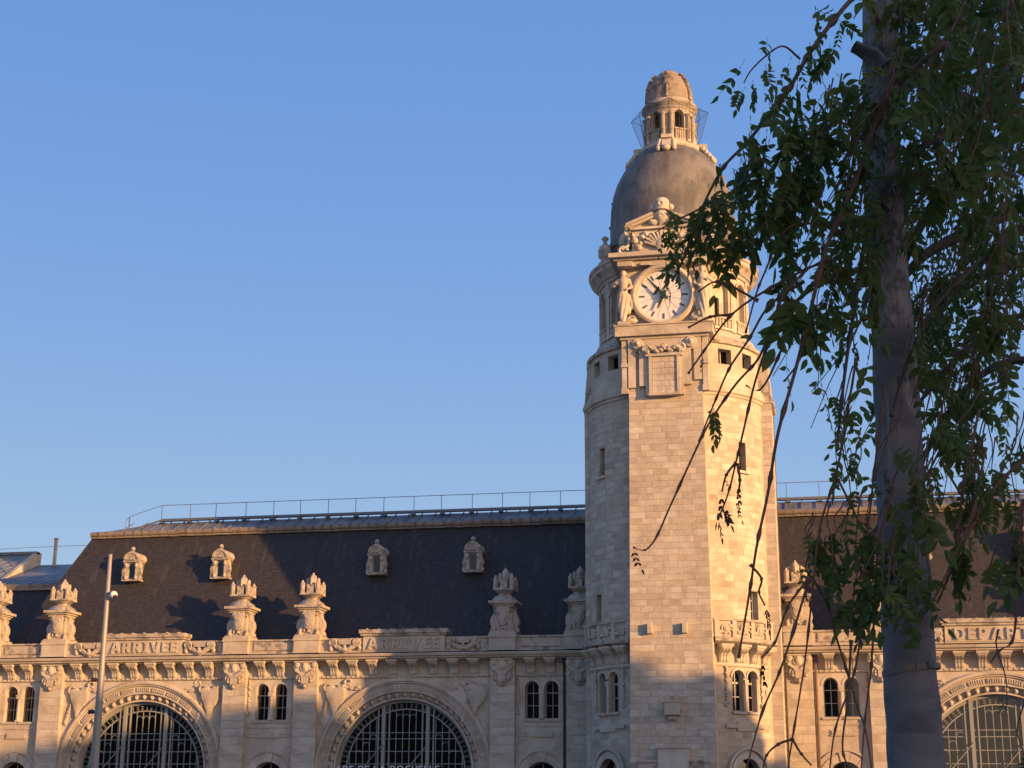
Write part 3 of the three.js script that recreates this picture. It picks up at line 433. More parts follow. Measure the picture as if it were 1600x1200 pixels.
// ---------------------------------------------------------------- clock tower
const tower = thing('clock_tower', 'tall limestone clock tower with grey dome and lantern, lit gold on its right', 'tower', [0, 0, 3]);
const ev = new Evaluator(); ev.useGroups = false; ev.attributes = ['position', 'normal', 'uv'];
function carve(base, cuts) { let b = new Brush(base); b.updateMatrixWorld(); for (const c of cuts) { const q = new Brush(c); q.updateMatrixWorld(); b = ev.evaluate(b, q, SUBTRACTION); } return b.geometry; }
const D = Math.PI / 180;
const radial = (g, deg, r) => g.translate(0, 0, r).rotateY(deg * D);          // +z of g points outwards
{
  // ---- shaft
  const R = 5.0, cuts = [];
  for (const s of [-1, 1]) {
    for (const o of [-5.4, 5.4]) cuts.push(radial(ext(archPath(THREE.Shape, 0, 6.5, 8.2, 0.36), 3.2, -2.5), s * 45 + o, R));
    cuts.push(radial(B(0.62, 1.5, 4, 0, 11.95, -1), s * 55, R), radial(B(0.5, 1.6, 4, 0, 19.8, -1), s * 49, R), radial(ext(archPath(THREE.Shape, 0, 0, 3.4, 0.8), 1.2, -0.6), s * 45, R));
  }
  const shaft = part(tower, 'shaft', carve(new THREE.CylinderGeometry(R, R, 23.3, 96).translate(0, 11.65, 0), cuts), mortar);
  const opening = [];                                    // where the corner courses leave room
  for (const s of [-1, 1]) {
    for (const o of [-5.4, 5.4]) {
      const win = sub(tower, 'round_headed_window', [0, 0, 0], (s * 45 + o) * D);
      part(win, 'sash', [ext((() => { const q = archPath(THREE.Shape, 0, 6.5, 8.2, 0.36); q.holes.push(archPath(THREE.Path, 0, 6.57, 8.2, 0.29)); return q; })(), 0.08, 4.62), B(0.05, 1.95, 0.07, 0, 7.5, 4.67), B(0.66, 0.1, 0.07, 0, 7.95, 4.67), B(0.66, 0.05, 0.06, 0, 7.25, 4.67)], sashPaint);
      part(win, 'pane', ext(archPath(THREE.Shape, 0, 6.55, 8.2, 0.3), 0.012, 4.65), glass);
      part(win, 'surround', runArc([[0.47, 4.98], [0.47, 5.07], [0.38, 5.07], [0.36, 4.96]], 0, 8.2, 0, Math.PI, 16), stone); part(win, 'sill', B(0.86, 0.12, 0.3, 0, 6.44, 5.0), stone);
      opening.push([s * 45 + o, 6.3, 8.65, 0.45]);
    }
    part(tower, 'colonnette', radial(merge([Cy(0.09, 0.09, 1.4, 0, 6.5, 0), B(0.24, 0.2, 0.2, 0, 8.0, 0)]), s * 45, 5.02), stone);
    for (const o of [-13.5, 13.5]) part(tower, 'carved_drop', dropGeo, stone).rotation.y = (s * 45 + o) * D, tower.children.at(-1).position.set(5.05 * Math.sin((s * 45 + o) * D), 8.7, 5.05 * Math.cos((s * 45 + o) * D));
    part(tower, 'panel', radial(merge([B(1.3, 0.42, 0.1), B(0.7, 0.2, 0.08, -1.0, 0.03, 0), B(0.7, 0.2, 0.08, 1.0, 0.03, 0)]).translate(0, 5.75, 0), s * 45, 5.02), stone);
    part(tower, 'arch_ring', radial(merge([runArc([[1.35, 0], [1.35, 0.12], [1.24, 0.12], [1.22, 0]], 0, 3.4, 0, Math.PI, 20), runArc([[1.12, 0], [1.12, 0.06], [0.8, 0.06], [0.8, -0.5]], 0, 3.4, 0, Math.PI, 20)]), s * 45, 5.0), stone);
    part(tower, 'fanlight_pane', radial(ext(archPath(THREE.Shape, 0, 0, 3.4, 0.78), 0.02), s * 45, 4.6), glass);
    for (const [deg, w, h, y, n] of [[s * 55, 0.6, 1.46, 11.95, 2], [s * 49, 0.48, 1.56, 19.8, 0]]) {
      const win = sub(tower, n ? 'balcony_door' : 'slit_window', [0, 0, 0], deg * D);
      part(win, 'pane', B(w, h, 0.012, 0, y, 4.6), glass);
      if (n) part(win, 'sash', [B(0.06, h, 0.07, -w / 2 + 0.04, y, 4.64), B(0.06, h, 0.07, w / 2 - 0.04, y, 4.64), B(w, 0.05, 0.06, 0, y + 0.3, 4.64), B(w, 0.05, 0.06, 0, y - 0.25, 4.64), B(0.04, h, 0.05, 0, y, 4.64)], sashPaint);
      else part(win, 'sill', B(w + 0.3, 0.14, 0.24, 0, y - h / 2 - 0.06, 5.04), stone);
      opening.push([deg, y - h / 2 - 0.05, y + h / 2 + 0.05, w / 2 + 0.03]);
    }
    opening.push([s * 45, 0, 4.8, 1.2]);
  }
  // ---- ashlar on the two visible round corners: one part, colour from stone to stone
  const course = [], rowH = 0.345, A0 = 22, A1 = 68.5;
  const curved = (a0, a1, y0, y1, r0, r1, tint) => {
    const out = [], cols = [], n = Math.max(2, Math.ceil((a1 - a0) / 2.5)), P = (a, y, r) => [r * Math.sin(a * D), y, r * Math.cos(a * D)], e = 0.007;
    const quad = (p, q, r, s) => { out.push(...p, ...q, ...r, ...p, ...r, ...s); };
    for (let k = 0; k < n; k++) { const a = a0 + (a1 - a0) * k / n, b = a0 + (a1 - a0) * (k + 1) / n; quad(P(a, y0 + e, r1), P(b, y0 + e, r1), P(b, y1 - e, r1), P(a, y1 - e, r1)); quad(P(a, y0, r0), P(b, y0, r0), P(b, y0 + e, r1), P(a, y0 + e, r1)); quad(P(a, y1 - e, r1), P(b, y1 - e, r1), P(b, y1, r0), P(a, y1, r0)); }
    quad(P(a0, y0, r0), P(a0, y0, r1), P(a0, y1, r1), P(a0, y1, r0)); quad(P(a1, y0, r1), P(a1, y0, r0), P(a1, y1, r0), P(a1, y1, r1));
    for (let k = 0; k < out.length / 3; k++) cols.push(...tint);
    const g = new THREE.BufferGeometry(); g.setAttribute('position', new THREE.Float32BufferAttribute(out, 3)); g.setAttribute('color', new THREE.Float32BufferAttribute(cols, 3)); g.computeVertexNormals(); return uvBox(g, rnd() * 5, rnd() * 5);
  };
  for (const s of [-1, 1]) for (let y = 0.0, row = 0; y < 23.2; y += rowH, row++) {
    let a = A0 - (row % 2) * 4;
    while (a < A1) {
      let b = a + rr(6, 11); const lo = Math.max(a, A0) + 0.05, hi = Math.min(b, A1) - 0.05; a = b; if (hi - lo < 0.5) continue;
      let pieces = [[lo, hi]];
      for (const [deg, y0, y1, hw] of opening) if (Math.sign(deg) === s && y + rowH > y0 && y < y1) { const h = hw / R / D, c = Math.abs(deg); pieces = pieces.flatMap(([p, q]) => [[p, Math.min(q, c - h)], [Math.max(p, c + h), q]]).filter(([p, q]) => q - p > 0.4); }
      const t = rnd() < 0.12 ? rr(0.8, 0.9) : rr(0.96, 1.04), w = rr(0.94, 1.02);
      for (const [p, q] of pieces) course.push(curved(s > 0 ? p : -q, s > 0 ? q : -p, y + 0.004, y + rowH - 0.004, R - 0.05, R + 0.01, [t, t * w, t * w * 0.98]));
    }
  }
  const courses = part(tower, 'corner_stone_courses', mergeGeometries(course, false), tinted, { uv: false }); courses.userData = { kind: 'stuff' };

  // ---- front buttress: core plus single ashlars
  const Z = 5.56, hw = (y) => 2.2 - 0.25 * Math.min(1, y / 23);
  const but = sub(tower, 'front_buttress');
  const taper = (z0, z1, y1, f = 0) => new ConvexGeometry([[-1, 0], [1, 0]].flatMap(([s]) => [V(s * (hw(0) - f), 0, z0), V(s * (hw(0) - f), 0, z1), V(s * (hw(y1) - f), y1, z0), V(s * (hw(y1) - f), y1, z1)]));
  part(but, 'core', taper(3.5, Z, 25.9, 0.012), mortar);
  const rest = [], rows = Math.floor(23.1 / 0.325); let count = 0;
  for (let r = rows - 1; r >= 0; r--) {
    const y0 = r * 0.325, W = hw(y0 + 0.16), n = 5 + (r % 2), xs = [-W];
    for (let k = 1; k < n; k++) xs.push(-W + 2 * W * (k + (r % 2 ? -0.25 : 0.1) + rr(-0.12, 0.12)) / (n - (r % 2 ? 0.5 : 0))); xs.push(W);
    for (let k = 0; k < n; k++) {
      const w = xs[k + 1] - xs[k] - 0.011; if (w < 0.1) continue;
      const g = block(w, 0.314, 0.043 + rr(0, 0.005), 0.007).translate((xs[k] + xs[k + 1]) / 2, y0 + 0.1625, Z - 0.03);
      const m = stones[rnd() < 0.12 ? 4 : rnd() < 0.25 ? 3 : rnd() < 0.4 ? 1 : rnd() < 0.5 ? 2 : 0];
      if (count++ < 300) { const q = uvBox(g, rnd() * 5, rnd() * 5); q.userData.boxed = true; part(but, 'stone', q, m); } else rest.push(uvBox(g, rnd() * 5, rnd() * 5));
    }
    for (const s of [-1, 1]) rest.push(uvBox(block(1.17, 0.311, 0.04, 0.01).rotateY(s * Math.PI / 2).translate(s * (W - 0.028), y0 + 0.1625, Z - 0.59), rnd() * 5, rnd() * 5));
  }
  const rs = part(but, 'remaining_stones', rest, stone, { uv: false }); rs.userData = { kind: 'stuff' };
  for (const x of [-1.05, 0.72]) part(but, 'corbel_block', block(0.26, 0.52, 0.26, 0.02), stones[2], { pos: [x, 10.55, Z + 0.02] });
  part(but, 'foot_block', [Bx(-0.72, 0.8, 0, 4.62, Z, Z + 0.55), Bx(-0.78, 0.86, 4.62, 4.72, Z, Z + 0.62)], stone); part(but, 'foot_ledge', [Bx(-1.7, 1.75, 0, 3.95, Z, Z + 0.4), Bx(-1.76, 1.8, 3.95, 4.06, Z, Z + 0.48)], weather);
  const box = sub(tower, 'wall_lamp_box', [0.02, 6.55, Z]); part(box, 'housing', [B(0.72, 0.62, 0.5, 0, 0, 0.3), B(0.8, 0.08, 0.58, 0, 0.34, 0.3)], stones[2]); part(box, 'bracket', B(0.42, 0.22, 0.3, 0, -0.42, 0.18), stones[3]); part(box, 'hook', To(0.09, 0.015, 0, 0.5, 0.3, 4.5, -0.6), black);

  // ---- side and rear buttresses with scrolled shoulders
  for (const deg of [90, -90, 180]) {
    const b = sub(tower, 'side_buttress', [0, 0, 0], deg * D);
    const F = deg === 90 ? 5.28 : 4.95, hb = 1.5;
    part(b, 'core', Bx(-hb, hb, 0, 23.3, 3.5, F), mortar);
    const q = []; for (let y = 0, r = 0; y < 23.1; y += 0.345, r++) { for (const s of [-1, 1]) q.push(uvBox(block(1.15, 0.331, 0.045, 0.01).rotateY(s * Math.PI / 2).translate(s * (hb - 0.03), y + 0.17, F - 0.52), rnd() * 5, rnd() * 5)); for (let k = 0; k < 4; k++) q.push(uvBox(block(0.74, 0.331, 0.045, 0.01).translate(-1.125 + k * 0.75, y + 0.17, F - 0.03), rnd() * 5, rnd() * 5)); }
    const st = part(b, 'stone_courses', q, stone, { uv: false }); st.userData = { kind: 'stuff' };
    const sh = spline([[3.8, 0], [F + 0.05, 0], [F + 0.06, 0.3], [F + 0.01, 0.5], [F - 0.02, 1.0], [F - 0.06, 1.5], [F - 0.13, 2.2], [F - 0.18, 2.6], [3.8, 2.6], [3.8, 1.2], [3.8, 0]]);
    part(b, 'scrolled_shoulder', [ext(sh, 2.8, -1.4, 0.04).rotateY(-Math.PI / 2), B(3.1, 0.26, 1.9, 0, 0.1, F - 0.86), B(2.9, 0.2, 1.2, 0, 2.68, F - 0.68)].map((g) => g.translate(0, 23.2, 0)), weather);
  }
  // ---- balcony on the round corners
  for (const s of [-1, 1]) {
    const b = sub(tower, 'corner_balcony', [0, 0, 0], 0), arc = (p, n = 28) => lathe(p, n, (s > 0 ? 23 : -67.5) * D, 44.5 * D);
    part(b, 'floor_slab', arc([[4.9, 9.82], [5.3, 9.84], [5.5, 9.9], [5.62, 9.96], [5.66, 10.1], [5.58, 10.16], [4.9, 10.2]]), weather);
    part(b, 'parapet_wall', arc([[5.32, 10.18], [5.32, 11.02], [5.2, 11.02], [5.2, 10.18]]), weather); part(b, 'parapet_coping', arc([[5.14, 11.0], [5.44, 11.02], [5.46, 11.14], [5.14, 11.18], [5.14, 11.0]]), weather);
    for (const o of [-20, -9.5, 3, 15, 20.5]) part(b, 'pier', radial(B(0.24, 0.84, 0.12, 0, 10.6, 0), s * (45 + o), 5.36), stone);
    for (const o of [-15, -3, 9]) part(b, 'carved_panel', radial(merge([To(0.2, 0.06, 0, 10.6, 0), Sp(0.16, 0.05, 10.62, 0, 1, 1.2, 0.6), Sp(0.12, -0.3, 10.45, 0, 1.2, 0.8, 0.6), Sp(0.12, 0.3, 10.75, 0, 1.2, 0.8, 0.6), To(0.12, 0.05, 0.3, 10.46, 0, 4)]), s * (45 + o), 5.36), stone);
    for (const o of [-15, -4, 7, 17]) { const m = part(b, 'bracket', bracketGeo, stones[2]); m.rotation.y = s * (45 + o) * D; m.position.set(4.98 * Math.sin(m.rotation.y), 8.92, 4.98 * Math.cos(m.rotation.y)); m.scale.set(1.05, 1, 0.85); }
    part(b, 'lower_moulding', arc([[4.98, 8.72], [5.1, 8.74], [5.14, 8.82], [5.1, 8.88], [4.98, 8.9]]), stone);
  }
  // ---- drum stages
  part(tower, 'string_course', lathe([[4.9, 23.0], [5.08, 23.02], [5.1, 23.14], [5.2, 23.2], [5.22, 23.42], [5.12, 23.5], [5.1, 23.72], [5.0, 23.8], [4.98, 24.0], [4.86, 24.08]], 96), stones[3]);
  const c1 = []; for (const s of [-1, 1]) for (const a of [39, 59]) c1.push(radial(B(0.85, 0.85, 4, 0, 25.27, -1), s * a, 4.85));
  part(tower, 'lower_drum', carve(new THREE.CylinderGeometry(4.85, 4.85, 2.2, 96).translate(0, 25.05, 0), c1), stone);
  for (const s of [-1, 1]) for (const a of [39, 59]) { const w = sub(tower, 'square_window', [0, 0, 0], s * a * D); part(w, 'pane', B(0.84, 0.84, 0.012, 0, 25.27, 4.35), glass); part(w, 'mullion', B(0.05, 0.84, 0.05, 0, 25.27, 4.38), sashPaint); }
  part(tower, 'ledge', lathe([[4.8, 25.95], [5.0, 25.98], [5.04, 26.14], [4.92, 26.24], [4.62, 26.5], [4.5, 26.56], [4.48, 26.8], [4.28, 26.88]], 96), weather);
  const c2 = []; for (const s of [-1, 1]) for (const a of [44, 67]) c2.push(radial(ext(archPath(THREE.Shape, 0, 27.75, 29.5, 0.5), 0.9, -0.34), s * a, 4.2), radial(B(0.42, 1.15, 2.4, -0.12, 28.4, -1.2), s * a, 4.2));
  part(tower, 'upper_drum', carve(new THREE.CylinderGeometry(4.2, 4.2, 4.0, 96).translate(0, 28.7, 0), c2), stone);
  for (const s of [-1, 1]) for (const a of [44, 67]) {
    const n = sub(tower, 'niche', [0, 0, 0], s * a * D);
    part(n, 'arch_ring', runArc([[0.66, 4.16], [0.66, 4.27], [0.52, 4.27], [0.5, 4.16]], 0, 29.5, 0, Math.PI, 20), stone);
    part(n, 'pane', B(0.42, 1.15, 0.012, -0.12, 28.4, 3.7), glass);
    part(n, 'balustrade_rail', [B(1.25, 0.1, 0.16, 0, 27.72, 4.22), B(1.25, 0.12, 0.16, 0, 27.1, 4.22)], stone);
    for (let k = 0; k < 5; k++) part(n, 'baluster', lathe([[0.04, 27.16], [0.075, 27.3], [0.04, 27.5], [0.05, 27.68]], 8).translate(-0.42 + k * 0.21, 0, 4.24), stones[2]);
    for (const t of [-1, 1]) part(n, 'pier', B(0.2, 3.4, 0.12, t * 0.76, 28.7, 4.16), stone);
  }
  const grooves = []; for (const s of [-1, 1]) for (const a of [55.5, 30]) grooves.push(radial(B(0.3, 3.5, 0.1, 0, 28.75, 0), s * a, 4.2)); part(tower, 'drum_pilasters', grooves, stone);
  part(tower, 'main_cornice', lathe([[4.15, 30.3], [4.3, 30.34], [4.32, 30.5], [4.42, 30.54], [4.5, 30.7], [4.72, 30.86], [4.78, 30.92], [4.8, 31.12], [4.88, 31.18], [4.88, 31.32], [4.7, 31.4], [3.7, 32.2]], 96), weather);
  part(tower, 'attic_ring', lathe([[3.86, 31.6], [3.86, 32.5], [3.98, 32.56], [3.98, 32.7], [3.84, 32.8], [3.8, 33.0], [3.68, 33.08]], 80), lead);
  const urn = boxed([B(0.62, 0.3, 0.62, 0, 0.15, 0), lathe([[0.02, 0.3], [0.22, 0.32], [0.26, 0.45], [0.4, 0.6], [0.42, 1.0], [0.36, 1.1], [0.36, 1.16], [0.2, 1.34], [0.13, 1.4], [0.11, 1.58], [0.2, 1.66], [0.2, 1.74], [0.1, 1.84], [0.01, 1.88]], 16)]);
  for (const a of [-62, -33, 33, 62, 118, -118, 150, -150]) { const m = part(tower, 'urn', urn, weather); m.position.set(4.15 * Math.sin(a * D), 31.5, 4.15 * Math.cos(a * D)); m.rotation.y = a * D; }
  // ---- dome
  const dome = part(tower, 'dome', lathe([[3.7, 33.0], [3.62, 33.3], [3.6, 34.4], [3.55, 35.4], [3.42, 36.2], [3.2, 36.9], [2.85, 37.6], [2.35, 38.3], [1.9, 38.75], [1.6, 38.95]], 80), lead);
  for (let k = 0; k < 4; k++) {
    const a = k * 90 * D, rib = sub(dome, 'rib', [0, 0, 0], a);
    part(rib, 'console', [B(0.5, 1.1, 0.5, 0, 0, 0).rotateX(-0.75).translate(0, 38.75, 2.0), B(0.62, 0.2, 0.6, 0, 39.25, 1.85), Sp(0.2, 0, 38.35, 2.5, 1.3, 1, 1), ...[-1, 1].flatMap((s) => [0, 1, 2, 3].map((q) => Sp(0.14, s * (0.4 + q * 0.02), 39.0 - q * 0.22, 1.95 + q * 0.17, 1, 1.2, 1)))], stones[2]);
  }
  for (const k of [1, 3]) for (const y of [34.6, 36.1, 37.3]) { const r = y < 35 ? 3.62 : y < 37 ? 3.46 : 3.04; part(dome, 'lead_knob', Sp(0.11, 0, 0, 0), lead, { pos: [r * Math.sin(k * 90 * D), y, r * Math.cos(k * 90 * D)] }); }
  // ---- lantern
  const lan = sub(tower, 'lantern');
  part(lan, 'base_ring', lathe([[1.7, 38.85], [1.78, 38.95], [1.74, 39.12], [1.6, 39.16], [1.55, 39.24], [0.4, 39.26]], 48), stone);
  const shell = new THREE.CylinderGeometry(1.42, 1.42, 2.3, 60).translate(0, 40.4, 0), c3 = [new THREE.CylinderGeometry(1.08, 1.08, 3, 40).translate(0, 40.4, 0)];
  for (let k = 0; k < 6; k++) c3.push(radial(ext(archPath(THREE.Shape, 0, 40.0, 40.95, 0.3), 1.0, -0.6), 30 + k * 60, 1.3));
  part(lan, 'arcade_wall', carve(shell, c3), stone);
  for (let k = 0; k < 6; k++) {
    for (const o of [-9.5, 9.5]) { const a = (k * 60 + o) * D, cN = part(lan, 'column', [lathe([[0.15, 39.24], [0.16, 39.32], [0.13, 39.38], [0.12, 39.9], [0.16, 39.95], [0.16, 40.05], [0.12, 40.1], [0.11, 40.85], [0.16, 40.92], [0.18, 41.04]], 10)], stones[2]); cN.position.set(1.5 * Math.sin(a), 0, 1.5 * Math.cos(a)); }
    const a = (30 + k * 60) * D, bl = sub(lan, 'balustrade', [0, 0, 0], a);
    for (let q = -2; q <= 2; q++) part(bl, 'slat', block(0.11, 0.72, 0.1, 0.01), stones[q & 1 ? 2 : 0], { pos: [q * 0.13, 39.6, 1.4] }); part(bl, 'rail', B(0.72, 0.09, 0.18, 0, 40.0, 1.46), stone);
  }
  part(lan, 'bell', lathe([[0.02, 40.9], [0.18, 40.86], [0.28, 40.5], [0.4, 40.15], [0.44, 40.1]], 20), std({ color: col(0.08, 0.075, 0.06), metalness: 0.6, roughness: 0.5 }));
  part(lan, 'cornice', lathe([[1.4, 41.35], [1.46, 41.38], [1.48, 41.5], [1.54, 41.55], [1.6, 41.66], [1.65, 41.7], [1.65, 41.82], [1.56, 41.9], [1.5, 42.0]], 60), weather);
  const cap = part(lan, 'cap_dome', lathe([[1.5, 41.95], [1.44, 42.1], [1.42, 42.5], [1.36, 42.9], [1.22, 43.3], [0.98, 43.68], [0.72, 43.9], [0.7, 43.98], [0.6, 44.1], [0.35, 44.3], [0.02, 44.38]], 48), capStone);
  for (let k = 0; k < 6; k++) { const rib = part(cap, 'rib', [limb([V(0, 42.05, 1.47), V(0, 42.5, 1.45), V(0, 42.9, 1.39), V(0, 43.3, 1.25), V(0, 43.7, 1.0)], 0.1, 0.08, { n: 6, steps: 10 }), B(0.36, 0.75, 0.1).rotateX(-0.33).translate(0, 43.22, 1.27), B(0.2, 0.6, 0.1).rotateX(-0.33).translate(0, 43.2, 1.33), Sp(0.13, 0, 43.72, 1.0, 1.3, 0.9, 1), Sp(0.12, 0, 43.86, 0.88, 1.2, 1, 1)], capStone); rib.rotation.y = k * 60 * D; }
  // ---- pigeon netting stretched round the lantern
  const net = sub(lan, 'pigeon_net'), tips = [0, 1, 2, 3].map((k) => { const a = (k * 90 + 4) * D; return V(2.28 * Math.sin(a), 41.45 + (k === 3 ? -0.25 : 0.1), 2.28 * Math.cos(a)); });
  const mids = [0, 1, 2, 3].map((k) => { const a = (k * 90 + 49) * D; return V(1.74 * Math.sin(a), 41.3, 1.74 * Math.cos(a)); }), ring = []; for (let k = 0; k < 4; k++) ring.push(tips[k], mids[k]);
  const tri = [], wires = [];
  ring.forEach((p, k) => {
    const q = ring[(k + 1) % 8], up = (v, r, y) => { const l = Math.hypot(v.x, v.z); return V(v.x / l * r, y, v.z / l * r); }, pu = up(p, 1.72, 41.85), qu = up(q, 1.72, 41.85), pl = up(p, 1.66, 39.4), ql = up(q, 1.66, 39.4);
    for (const t of [[p, q, qu], [p, qu, pu], [pl, ql, q], [pl, q, p]]) tri.push(...t.flatMap((v) => v.toArray()));
    for (const [a, b] of [[p, q], [p, pu], [p, pl], [pu, q.clone().lerp(p, 0.5)], [pl.clone().lerp(ql, 0.5), p.clone().lerp(q, 0.5)]]) wires.push(limb([a, a.clone().lerp(b, 0.5), b], 0.013, 0.013, { n: 4, steps: 2 }));
  });
  const ng = new THREE.BufferGeometry(); ng.setAttribute('position', new THREE.Float32BufferAttribute(tri, 3)); ng.computeVertexNormals();
  part(net, 'mesh_sheet', ng, new THREE.MeshStandardMaterial({ color: col(0.03, 0.035, 0.05), transparent: true, opacity: 0.14, side: THREE.DoubleSide, roughness: 0.9 })); part(net, 'wires', wires, black);
}
// ---- clock front
{
  const Z = 5.56, cY = 28.33;
  part(tower, 'clock_housing', Bx(-2.3, 2.3, 26.0, 30.2, 3.2, 5.5), stone);
  part(tower, 'clock_base', [Bx(-2.35, 2.35, 25.9, 26.05, 3.4, 5.8), Bx(-2.6, 2.6, 26.05, 26.6, 3.4, 6.0), Bx(-2.66, 2.66, 26.6, 26.68, 3.4, 6.06)], stones[3]);
  part(tower, 'entablature', [Bx(-2.42, 2.42, 29.98, 30.3, 3.2, 5.95), Bx(-2.6, 2.6, 30.3, 30.42, 3.2, 6.15), Bx(-2.85, 2.85, 30.42, 30.66, 3.2, 6.4)], stone);
  for (const s of [-1, 1]) { part(tower, 'entablature_block', B(0.8, 0.26, 0.3, s * 2.0, 30.1, 6.0), stone); part(tower, 'entablature_block', B(0.5, 0.16, 0.2, s * 0.9, 30.06, 5.98), stone); }
  const clock = sub(tower, 'clock', [0, cY, Z + 0.05]);
  part(clock, 'stone_rim', runArc([[1.76, -0.1], [1.76, 0.2], [1.7, 0.3], [1.58, 0.34], [1.5, 0.3], [1.47, 0.2], [1.42, 0.18], [1.4, 0.02]], 0, 0, 0, Math.PI * 2, 80), stone);
  part(clock, 'face', new THREE.CylinderGeometry(1.42, 1.42, 0.04, 64).rotateX(Math.PI / 2), std({ color: col(0.68, 0.66, 0.62), roughness: 0.45 }));
  for (let k = 0; k < 12; k++) { const a = k * 30 * D; part(clock, 'hour_mark', bar(0.09, 0.3, 0.02), std({ color: col(0.07, 0.08, 0.085) }), { pos: [1.16 * Math.sin(a), 1.16 * Math.cos(a), 0.035], rot: [0, 0, -a] }); const b = (k * 30 + 15) * D; part(clock, 'face_seam', bar(0.02, 1.1, 0.01), std({ color: col(0.3, 0.27, 0.23) }), { pos: [0.78 * Math.sin(b), 0.78 * Math.cos(b), 0.022], rot: [0, 0, -b] }); }
  const green = std({ color: col(0.022, 0.045, 0.038), roughness: 0.55 });
  const hand = (len, w, tail) => ext(new THREE.Shape([[-w, -tail], [w, -tail], [w, 0], [w * 0.35, len], [-w * 0.35, len], [-w, 0]].map((p) => new THREE.Vector2(...p))), 0.03);
  part(clock, 'minute_hand', hand(1.28, 0.1, 0.34), green, { pos: [0, 0, 0.24], rot: [0, 0, 41 * D] }); part(clock, 'hour_hand', hand(0.82, 0.11, 0.28), green, { pos: [0, 0, 0.19], rot: [0, 0, (180 - 22) * D] }); part(clock, 'hub', new THREE.CylinderGeometry(0.17, 0.17, 0.26, 20).rotateX(Math.PI / 2).translate(0, 0, 0.14), green);
  // carved figures at both sides of the dial
  const figure = (() => {
    const N = 56, mc = new MarchingCubes(N, new THREE.MeshBasicMaterial(), false, false, 120000); mc.isolation = 0;
    const J = (x, y, z) => V(x, y, z), bones = [[J(0, 0.79, 0.03), J(0, 0.74, 0.05), 0.095, 0.075], [J(0, 0.68, 0), J(0, 0.58, 0), 0.03, 0.05], [J(-0.13, 0.54, 0), J(0.13, 0.54, 0), 0.075, 0.075], [J(0, 0.5, 0.02), J(0, 0.2, 0), 0.16, 0.12], [J(0, 0.2, 0), J(0.02, 0.0, 0.02), 0.12, 0.17], [J(0.03, 0.0, 0.03), J(0.06, -0.45, 0.05), 0.17, 0.12], [J(-0.05, 0.0, 0), J(-0.12, -0.5, 0), 0.14, 0.1], [J(-0.02, -0.45, 0.03), J(0.03, -0.85, 0.02), 0.13, 0.09], [J(0.06, -0.5, 0.06), J(0.02, -0.9, 0.08), 0.09, 0.06], [J(0.18, 0.54, 0), J(0.32, 0.36, 0.08), 0.065, 0.05], [J(0.32, 0.36, 0.08), J(0.18, 0.42, 0.2), 0.05, 0.035], [J(-0.18, 0.54, 0), J(-0.26, 0.3, 0.04), 0.065, 0.05], [J(-0.26, 0.3, 0.04), J(-0.1, 0.2, 0.16), 0.05, 0.035], [J(-0.16, 0.0, 0), J(-0.3, -0.4, -0.02), 0.09, 0.05], [J(-0.03, 0.8, -0.06), J(0.03, 0.8, -0.06), 0.08, 0.08]];
    const cap = (p, [a, b, r0, r1]) => { const ab = b.clone().sub(a), t = Math.min(1, Math.max(0, p.clone().sub(a).dot(ab) / ab.lengthSq())); return p.distanceTo(a.clone().addScaledVector(ab, t)) - (r0 + (r1 - r0) * t); };
    for (let k = 0; k < N; k++) for (let j = 0; j < N; j++) for (let i = 0; i < N; i++) {
      const p = V((i - N / 2) / (N / 2), (j - N / 2) / (N / 2), (k - N / 2) / (N / 2)); let d = 9;
      for (const b of bones) { const q = cap(p, b), h = Math.max(0, 0.05 - Math.abs(d - q)) / 0.05; d = Math.min(d, q) - h * h * 0.0125; }
      if (p.y < 0.1) d += 0.018 * Math.sin(p.x * 46 + p.y * 9) * sm(0.1, -0.1, p.y);
      mc.field[k * N * N + j * N + i] = -d;
    }
    mc.update(); const c = mc.count, g = new THREE.BufferGeometry();
    g.setAttribute('position', new THREE.BufferAttribute(mc.positionArray.slice(0, c * 3), 3)); g.setAttribute('normal', new THREE.BufferAttribute(mc.normalArray.slice(0, c * 3), 3)); return g;
  })();
  for (const s of [-1, 1]) { const m = part(tower, 'carved_figure', figure.clone(), stones[2], { pos: [s * 2.12, 28.3, 5.85] }); m.scale.set(s * 1.65, 1.7, 1.5); part(tower, 'figure_plinth', [B(0.6, 0.2, 0.6, s * 2.12, 26.76, 5.8), Sp(0.26, s * 1.75, 26.95, 5.75, 1.4, 0.7, 0.7), To(0.2, 0.07, s * 1.72, 27.0, 5.8, 5, s)], stones[2]); }
  // stepped pendant panel below
  const p = sub(tower, 'pendant_panel');
  part(p, 'stepped_field', [Bx(-1.95, 1.95, 25.25, 25.9, 5.4, 5.74), Bx(-1.95, -1.55, 23.25, 25.25, 5.4, 5.72), Bx(1.55, 1.95, 23.55, 25.25, 5.4, 5.72), Bx(-1.35, 1.4, 23.3, 25.25, 5.4, 5.8), Bx(-1.0, 1.0, 22.75, 23.3, 5.4, 5.86)], stone);
  part(p, 'frame', [Bx(-0.85, 0.85, 22.72, 22.86, 5.6, 5.98), Bx(-0.82, -0.66, 22.86, 24.9, 5.6, 5.96), Bx(0.66, 0.82, 22.86, 24.9, 5.6, 5.96), Bx(-0.98, 0.98, 24.86, 25.02, 5.6, 6.0)], stone);
  for (let r = 0; r < 6; r++) for (let k = 0; k < 2 + (r % 2); k++) { const n = 2 + (r % 2), w = 1.3 / n; part(p, 'stone', block(w - 0.015, 0.325, 0.05, 0.01), stones[(r * 2 + k * 3) % 4], { pos: [-0.65 + w * (k + 0.5), 23.04 + r * 0.335, 5.83] }); }
